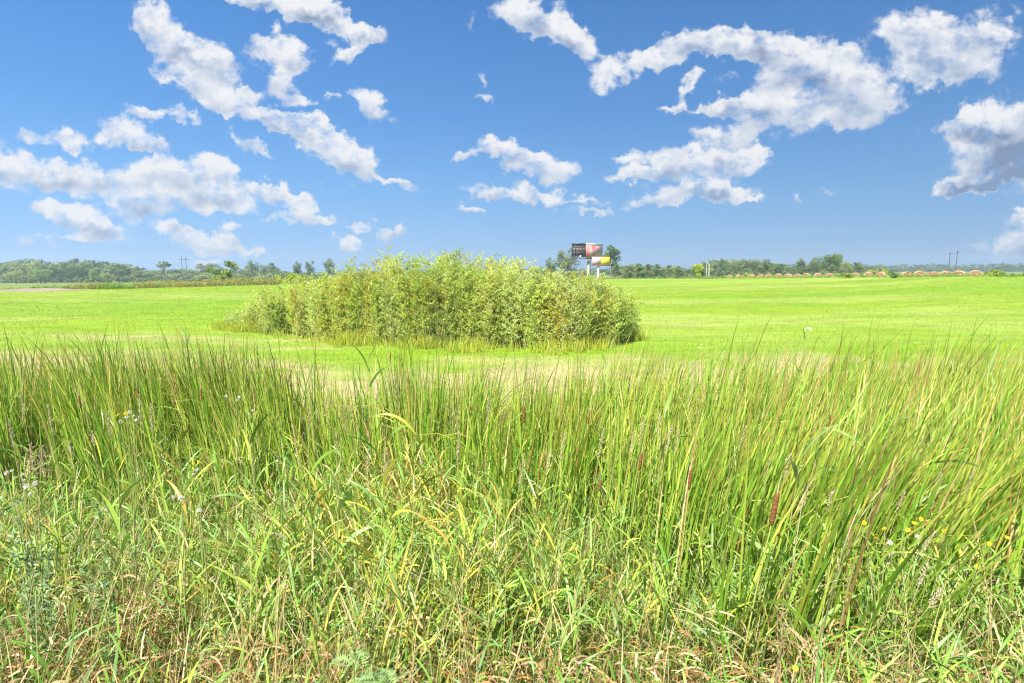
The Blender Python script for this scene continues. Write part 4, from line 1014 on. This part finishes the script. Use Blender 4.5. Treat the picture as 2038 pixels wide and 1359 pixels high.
def leafy_forb(name, label, cat, px, ptop, D, nst, col, pinnate=False):
    tip = at(px, ptop, D); b0 = np.array((tip[0], D, G1(tip[0], D))); r = empty(name, tuple(b0)); tag(r, label, cat)
    for s in range(nst):
        H = (tip[2] - b0[2]) * rng.uniform(.7, 1.0); dx, dy = rng.normal(size=2) * (.10 if not pinnate else .08)
        pts = bend_to(np.zeros(3), np.array((dx, dy, H)), 8)
        s1 = Soup(); tube(s1, pts, np.linspace(.004, .0015, 8), (.28, .36, .10), 5); link('stem', s1.mesh('stem'), M_STEM, r)
        s1 = Soup()
        if not pinnate:
            n = 60; f = rng.uniform(.25, 1.0, n); p0 = np.stack([np.interp(f, np.linspace(0, 1, 8), pts[:, k]) for k in range(3)], -1)
            blades(s1, p0, rng.uniform(.04, .085, n) * (1.2 - .6 * f), .011, rng.uniform(0, 2 * pi, n), rng.uniform(.5, 1.1, n), rng.uniform(.2, .8, n), pick(n, col), segs=3)
        else:
            for k in range(11):
                f = .2 + .8 * k / 10; p0 = np.array([np.interp(f, np.linspace(0, 1, 8), pts[:, q_]) for q_ in range(3)])
                a_ = k * 2.4 + rng.normal() * .3; dv = np.array((cos(a_), sin(a_), .45)); ll = .15 * (1.15 - .55 * f)
                for m_i in range(9):
                    g_ = (m_i + 1) / 9; pp = p0 + dv * ll * g_ - np.array((0, 0, .05 * g_ * g_))
                    sd = np.cross(dv, (0, 0, 1.)); sd /= np.linalg.norm(sd)
                    for sg in (-1, 1):
                        rhombs(s1, pp[None], (dv * .6 + sd * sg)[None], .05 * (1 - abs(g_ - .5)), .010, pick(1, col), np.array([[0, 0, 1.]]) + rng.normal(size=(1, 3)) * .2)
        link('foliage', s1.mesh('foliage'), M_GRASS, r)
leafy_forb('ragweed', 'fern-leaved pale green ragweed at the bottom of the photo', 'weed', 722, 1275, 2.02, 4, [(.26, .40, .13), (.32, .44, .15)], True)
leafy_forb('goldenrod', 'leafy pale green forb in front of the cattails, left of the largest head', 'weed', 1482, 1010, 3.2, 5, [(.22, .36, .06), (.28, .40, .08)])
leafy_forb('goldenrod', 'grey-green leafy forb in the bank grass near the left edge', 'weed', 60, 975, 3.0, 7, [(.24, .34, .17), (.20, .31, .14)])
leafy_forb('goldenrod', 'pale leafy forb clump at the left, below the white tufts', 'weed', 190, 1000, 2.9, 6, [(.22, .34, .14), (.27, .38, .13)])

# ------------------------------------------------------------------ hay bales
M_HAY = solid_mat('hay_roll', (.44, .31, .16), .95, .3, 9, bump=.6)
m, t, o = mat_new('hay_end')
tcn = t.nodes.new('ShaderNodeTexCoord'); spx = t.nodes.new('ShaderNodeSeparateXYZ'); t.links.new(tcn.outputs['Object'], spx.inputs[0])
def tm(op, a, b=None, c=None):
    n = t.nodes.new('ShaderNodeMath'); n.operation = op
    for i, q in enumerate((a, b, c)):
        if q is None: continue
        if isinstance(q, (int, float)): n.inputs[i].default_value = q
        else: t.links.new(q, n.inputs[i])
    return n.outputs[0]
rad_ = tm('SQRT', tm('ADD', tm('MULTIPLY', spx.outputs[0], spx.outputs[0]), tm('MULTIPLY', spx.outputs[2], spx.outputs[2])))
angn = tm('ARCTAN2', spx.outputs[2], spx.outputs[0])
nz = t.nodes.new('ShaderNodeTexNoise'); nz.inputs['Scale'].default_value = 3.5; nz.inputs['Detail'].default_value = 7; t.links.new(tcn.outputs['Object'], nz.inputs['Vector'])
wv = tm('SINE', tm('ADD', tm('MULTIPLY_ADD', rad_, 40.0, angn), tm('MULTIPLY', nz.outputs[0], 9.0)))
rp = t.nodes.new('ShaderNodeValToRGB'); rp.color_ramp.elements[0].color = (.24, .115, .055, 1); rp.color_ramp.elements[1].color = (.50, .30, .16, 1)
t.links.new(tm('MULTIPLY_ADD', wv, .22, nz.outputs[0]), rp.inputs[0]); rp.color_ramp.elements[0].position = .25; rp.color_ramp.elements[1].position = .8
p = t.nodes.new('ShaderNodeBsdfPrincipled'); p.inputs['Roughness'].default_value = .95; t.links.new(rp.outputs[0], p.inputs['Base Color'])
b = t.nodes.new('ShaderNodeBump'); b.inputs['Strength'].default_value = .7; b.inputs['Distance'].default_value = .05; t.links.new(wv, b.inputs['Height']); t.links.new(b.outputs[0], p.inputs['Normal'])
t.links.new(p.outputs[0], o.inputs[0]); M_HAYEND = m
def bale_mesh():
    R, Ln, sd = .80, 1.5, 36
    v, q = lathe([(R * .93, -Ln / 2), (R * .985, -Ln / 2 + .05), (R, -Ln / 2 + .15), (R * 1.01, 0), (R, Ln / 2 - .15), (R * .985, Ln / 2 - .05), (R * .93, Ln / 2)], sd)
    v = v[:, [0, 2, 1]]; q = q[:, ::-1]                               # axis along y
    a_ = np.arctan2(v[:, 2], v[:, 0]); k = 1 + .03 * (vnoise(a_ * 4, v[:, 1] * 3, 5) - .5) - .05 * np.exp(-((a_ + pi / 2) / .5) ** 2)
    v[:, 0] *= k; v[:, 2] *= k
    s1 = Soup(); s1.add(v, q, (.5, .4, .2)); me = s1.mesh('rolled_hay')
    rings = np.linspace(0.02, .935, 9) * R; E = []
    for y_s in (-1, 1):
        s2 = Soup(); a_ = np.arange(sd) * 2 * pi / sd
        vv = np.stack([rings[:, None] * np.cos(a_), np.full((9, sd), y_s * (Ln / 2 + .012)) + y_s * (.03 * (1 - (rings / R) ** 2))[:, None] + .02 * rng.normal(size=(9, sd)), rings[:, None] * np.sin(a_)], -1)
        i = np.arange(8)[:, None] * sd; j = np.arange(sd)[None]
        qq = np.stack([i + j, i + (j + 1) % sd, i + sd + (j + 1) % sd, i + sd + j], -1).reshape(-1, 4)
        s2.add(vv.reshape(-1, 3), qq, (.4, .2, .1)); E.append(s2.mesh('end_face'))
    return me, E
hay, ends = bale_mesh()
BALES = [(1453, 15), (1472, 15.6), (1496, 16.2), (1514, 16.4), (1531, 16.8), (1549.5, 17.2), (1569, 17.8), (1587, 18.2), (1605, 18.8), (1628, 19.3), (1650.5, 20), (1703, 20.8), (1727.7, 21.2), (1752.4, 21.8), (1804, 22.5), (1829.7, 22.8), (1857, 23.2), (1882, 23.8), (1908.5, 24.3), (1940.5, 25)]
BL = ['leftmost and smallest round bale of the row, left of the pale shrub', 'second round bale from the row\'s left end', 'round bale half hidden in grass below the pale shrub', 'round bale touching its neighbour, fourth from the row\'s left end', 'round bale close against its left neighbour in the first group', 'round bale in the middle of the first group', 'pale-faced round bale right of the first group\'s middle', 'round bale pressed against a bigger one on its right', 'wide round bale left of the gap before the big tree', 'round bale just left of the big round tree', 'round bale directly under the big round tree', 'round bale right of the dark green shrub', 'round bale in the middle of the three before the yellow-green shrub', 'round bale touching the bright yellow-green shrub', 'round bale right of the dark shrub in the row\'s gap', 'round bale under the green shrub that peeps over the row', 'round bale left of the twin wooden poles', 'round bale right below the twin wooden poles', 'round bale second from the right end of the row', 'largest and rightmost round bale of the row']
proto = None
for (px, wpx), lab in zip(BALES, BL):
    D = 1.62 * F / wpx; u, _ = uv_of(px, 545); x = u * D
    D = max(D, float(np.interp(u, UC, DC)) + 5); x = u * D
    if proto is None:
        proto = r = empty('hay_bale', (0, 0, 0)); link('rolled_hay', hay, M_HAY, r)
        for e_ in ends: link('end_face', e_, M_HAYEND, r)
    else: r = copy_tree(proto)
    r.location = (x, D, G1(x, D) + .74); r.rotation_euler = (rng.normal() * .02, rng.uniform(0, 6.28), -u * .75 + rng.normal() * .16)
    s_ = rng.uniform(.97, 1.05); r.scale = (s_, 1, s_)
    tag(r, lab, 'hay bale', 'round hay bales along the field edge')

# ------------------------------------------------------------------ billboards
def box(sp_, c, d, col=(.5, .5, .5), rz=0):
    v = np.array([(sx, sy, sz) for sx in (-.5, .5) for sy in (-.5, .5) for sz in (-.5, .5)]) * np.array(d)
    ca, sa = cos(rz), sin(rz); v = np.stack([v[:, 0] * ca - v[:, 1] * sa, v[:, 0] * sa + v[:, 1] * ca, v[:, 2]], -1) + np.array(c)
    sp_.add(v, [(0, 1, 3, 2), (4, 6, 7, 5), (0, 4, 5, 1), (2, 3, 7, 6), (0, 2, 6, 4), (1, 5, 7, 3)], col)
def panel_mat(name, stops, scale, seed, base=None):
    m, t, o = mat_new(name); tcn = t.nodes.new('ShaderNodeTexCoord'); p = t.nodes.new('ShaderNodeBsdfPrincipled'); p.inputs['Roughness'].default_value = .5
    n = t.nodes.new('ShaderNodeTexNoise'); n.inputs['Scale'].default_value = scale; n.inputs['Detail'].default_value = 1; n.noise_dimensions = '4D'; n.inputs['W'].default_value = seed
    t.links.new(tcn.outputs['Object'], n.inputs['Vector']); rp = t.nodes.new('ShaderNodeValToRGB'); e_ = rp.color_ramp.elements
    for i, (q, c_) in enumerate(stops):
        el = e_[i] if i < 2 else e_.new(q)
        el.position = q; el.color = (*c_, 1)
    t.links.new(n.outputs[0], rp.inputs[0]); t.links.new(rp.outputs[0], p.inputs['Base Color']); t.links.new(p.outputs[0], o.inputs[0]); return m
M_STEEL = solid_mat('dark_steel', (.03, .035, .035), .6, .3, 3); M_POLE = solid_mat('beige_pole', (.55, .48, .36), .6, .12, 2)
M_BACK = solid_mat('board_back', (.16, .13, .11), .8, .35, 1.2)
M_RED = panel_mat('red_poster', [(.32, (.62, .11, .10)), (.52, (.68, .30, .28)), (.70, (.78, .62, .58))], .42, 1.3)
M_MIX = panel_mat('mixed_poster', [(.30, (.60, .07, .06)), (.5, (.60, .45, .45)), (.66, (.25, .32, .62))], .6, 4.1)
M_YEL = solid_mat('yellow_poster', (.66, .52, .02), .5, .08, 1)
M_CAP = solid_mat('pale_trim', (.55, .56, .48), .6, .1, 2)
D = 146.0
a0, a1 = at(1167, 484, D), at(1199, 484, D + 8); zt, zbm = at(1167, 483.5, D)[2], at(1167, 513, D)[2]
pole_x = at(1172, 520, D + 3)[0]; gz_ = G1(pole_x, D + 3)
r = empty('billboard', (pole_x, D + 3, gz_)); tag(r, 'tall billboard with blurred red face and black-framed back panel on a beige pole', 'billboard')
o3 = np.array((pole_x, D + 3, gz_))
rz = math.atan2(a1[1] - a0[1], a1[0] - a0[0]); wid = np.linalg.norm((a1 - a0)[:2]); cen = (a0 + a1) / 2; hgt = zt - zbm
s1 = Soup(); box(s1, (cen[0] - o3[0], cen[1] - o3[1], (zt + zbm) / 2 - gz_ - .2), (wid, .18, hgt - .6), rz=rz); fp = link('poster_face', s1.mesh('poster_face', False), M_RED, r)
s1 = Soup(); box(s1, (cen[0] - o3[0], cen[1] - o3[1], zt - gz_ - .25), (wid + .1, .24, .55), rz=rz); link('top_trim', s1.mesh('top_trim', False), M_CAP, r)
s1 = Soup(); box(s1, (cen[0] - o3[0], cen[1] - o3[1] + .02, zbm - gz_ - .1), (wid + .1, .26, .35), rz=rz); link('bottom_trim', s1.mesh('bottom_trim', False), M_STEEL, r)
s1 = Soup(); tube(s1, [(0, 0, -.5), (0, 0, zbm - gz_ + 1.5)], [.48, .48], (.5, .45, .35), 20); link('pole', s1.mesh('pole'), M_POLE, r)
b0, b1 = at(1138, 485, D + 3), at(1166.2, 485, D + 2); zt2, zb2 = at(1150, 485, D + 3)[2], at(1150, 511, D + 3)[2]; bc = (b0 + b1) / 2; bw = b1[0] - b0[0]
s1 = Soup(); box(s1, (bc[0] - o3[0], bc[1] - o3[1] + .25, (zt2 + zb2) / 2 - gz_), (bw, .12, zt2 - zb2)); link('back_panel', s1.mesh('back_panel', False), M_BACK, r)
s1 = Soup(); fx0, fx1 = b0[0] - o3[0], b1[0] - o3[0]; yy = bc[1] - o3[1] + .08; z0, z1 = zb2 - gz_, zt2 - gz_
for k in range(5):
    xx = fx0 + (fx1 - fx0) * (k / 4) * .98 + .05; box(s1, (xx, yy, (z0 + z1) / 2), (.26 if k in (0, 1, 4) else .14, .16, z1 - z0 + .1))
for k, f in enumerate((0, .28, .52, .8, .97)): box(s1, ((fx0 + fx1) / 2, yy - .085, z0 + (z1 - z0) * f + .05), (fx1 - fx0 + .1, .10, .34 if k in (0, 4) else .12))
link('steel_frame', s1.mesh('steel_frame', False), M_STEEL, r)
s1 = Soup(); w0, w1 = at(1136, 515, D + 2), at(1172, 515, D + 2); box(s1, ((w0[0] + w1[0]) / 2 - o3[0], yy - .6, w0[2] - gz_), (w1[0] - w0[0], .8, .16))
for k in range(5): box(s1, (w0[0] - o3[0] + (w1[0] - w0[0]) * (k + .5) / 5, yy - .35, w0[2] - gz_ + .35), (.07, .07, .55))
cw = link('catwalk', s1.mesh('catwalk', False), M_STEEL, r)
s1 = Soup(); lx = at(1154.5, 510, D + 2); v, q = lathe([(.05, -.2), (.2, -.15), (.24, .1), (.02, .22)], 10); s1.add(v + (lx - o3) + np.array((0, -.7, 0)), q, (.8, .8, .8)); link('lamp_housing', s1.mesh('lamp_housing'), solid_mat('white_enamel', (.8, .8, .78), .4, .05, 3), r)
D = 138.0
c0, c1 = at(1178, 511, D), at(1213.5, 511, D); zt, zbm = c0[2], at(1190, 527, D)[2]; px0 = at(1190.7, 530, D + .5)[0]; gz_ = G1(px0, D + .5); o3 = np.array((px0, D + .5, gz_))
r = empty('roadside_sign', tuple(o3)); tag(r, 'smaller sign, blurred on its left half and yellow on its right, on a pale pole', 'sign')
mid = c0[0] + (c1[0] - c0[0]) * .5
s1 = Soup(); box(s1, ((c0[0] + mid) / 2 - o3[0], -.5, (zt + zbm) / 2 - gz_), (mid - c0[0], .2, zt - zbm)); link('poster_face', s1.mesh('poster_face', False), M_MIX, r)
s1 = Soup(); box(s1, ((c1[0] + mid) / 2 - o3[0], -.5, (zt + zbm) / 2 - gz_), (c1[0] - mid, .2, zt - zbm)); link('yellow_panel', s1.mesh('yellow_panel', False), M_YEL, r)
s1 = Soup(); box(s1, ((c1[0] + c0[0]) / 2 - o3[0], -.48, zbm - gz_ - .12), (c1[0] - c0[0] + .1, .28, .22)); box(s1, ((c1[0] + c0[0]) / 2 - o3[0], -.48, zt - gz_ + .05), (c1[0] - c0[0] + .1, .28, .1)); link('frame', s1.mesh('frame', False), solid_mat('brown_frame', (.20, .08, .05), .6, .1, 2), r)
s1 = Soup(); tube(s1, [(0, 0, -.5), (0, 0, zbm - gz_ + 1.2)], [.32, .32], (.6, .55, .45), 18); link('pole', s1.mesh('pole'), solid_mat('pale_pole', (.62, .58, .48), .6, .1, 2), r)

# ------------------------------------------------------------------ power line poles
M_WOODP = solid_mat('pole_wood', (.10, .075, .055), .9, .3, 2)
xa, ya, za = g_at(367, 400); r = empty('power_pole', (xa, ya, za)); tag(r, 'faint twin-legged power pole with a crossarm above the far left wood', 'power pole')
zt = at(365, 510, 400)[2] - za; dxp = 8.5 * 400 / F
for s_ in (-.5, .5):
    s1 = Soup(); tube(s1, [(s_ * dxp, 0, -.5), (s_ * dxp, 0, zt)], [.24, .17], (.3, .3, .3), 8); link('pole', s1.mesh('pole'), M_WOODP, r)
s1 = Soup(); box(s1, (0, .3, at(365, 516.5, 400)[2] - za), (20 * 400 / F, .3, .28)); link('crossarm', s1.mesh('crossarm', False), M_WOODP, r)
for px, pt, lab in ((1888, 502, 'left one of the twin dark wooden poles behind the right bales'), (1902, 499, 'right one of the twin dark wooden poles behind the right bales')):
    Dp = 230; xa, ya, za = g_at(px, Dp); zt = at(px, pt, Dp)[2] - za; r = empty('power_pole', (xa, ya, za)); tag(r, lab, 'power pole')
    s1 = Soup(); tube(s1, [(0, 0, -.5), (0, 0, zt)], [.19, .12], (.3, .3, .3), 8); link('pole', s1.mesh('pole'), M_WOODP, r)
    s1 = Soup(); box(s1, (0, -.2, zt - .5), (1.9, .12, .14)); link('crossarm', s1.mesh('crossarm', False), M_WOODP, r)

# ------------------------------------------------------------------ summer haze
m, t, o = mat_new('haze'); pv = t.nodes.new('ShaderNodeVolumePrincipled')
pv.inputs['Color'].default_value = (.72, .88, 1, 1); pv.inputs['Density'].default_value = .0006; pv.inputs['Anisotropy'].default_value = .2
t.links.new(pv.outputs[0], o.inputs['Volume'])
s1 = Soup(); box(s1, (0, 0, 12), (2640, 2640, 40)); hz = link('haze', s1.mesh('haze', False), m); tag(hz, 'thin bluish summer haze over the far fields', 'haze', kind='stuff')
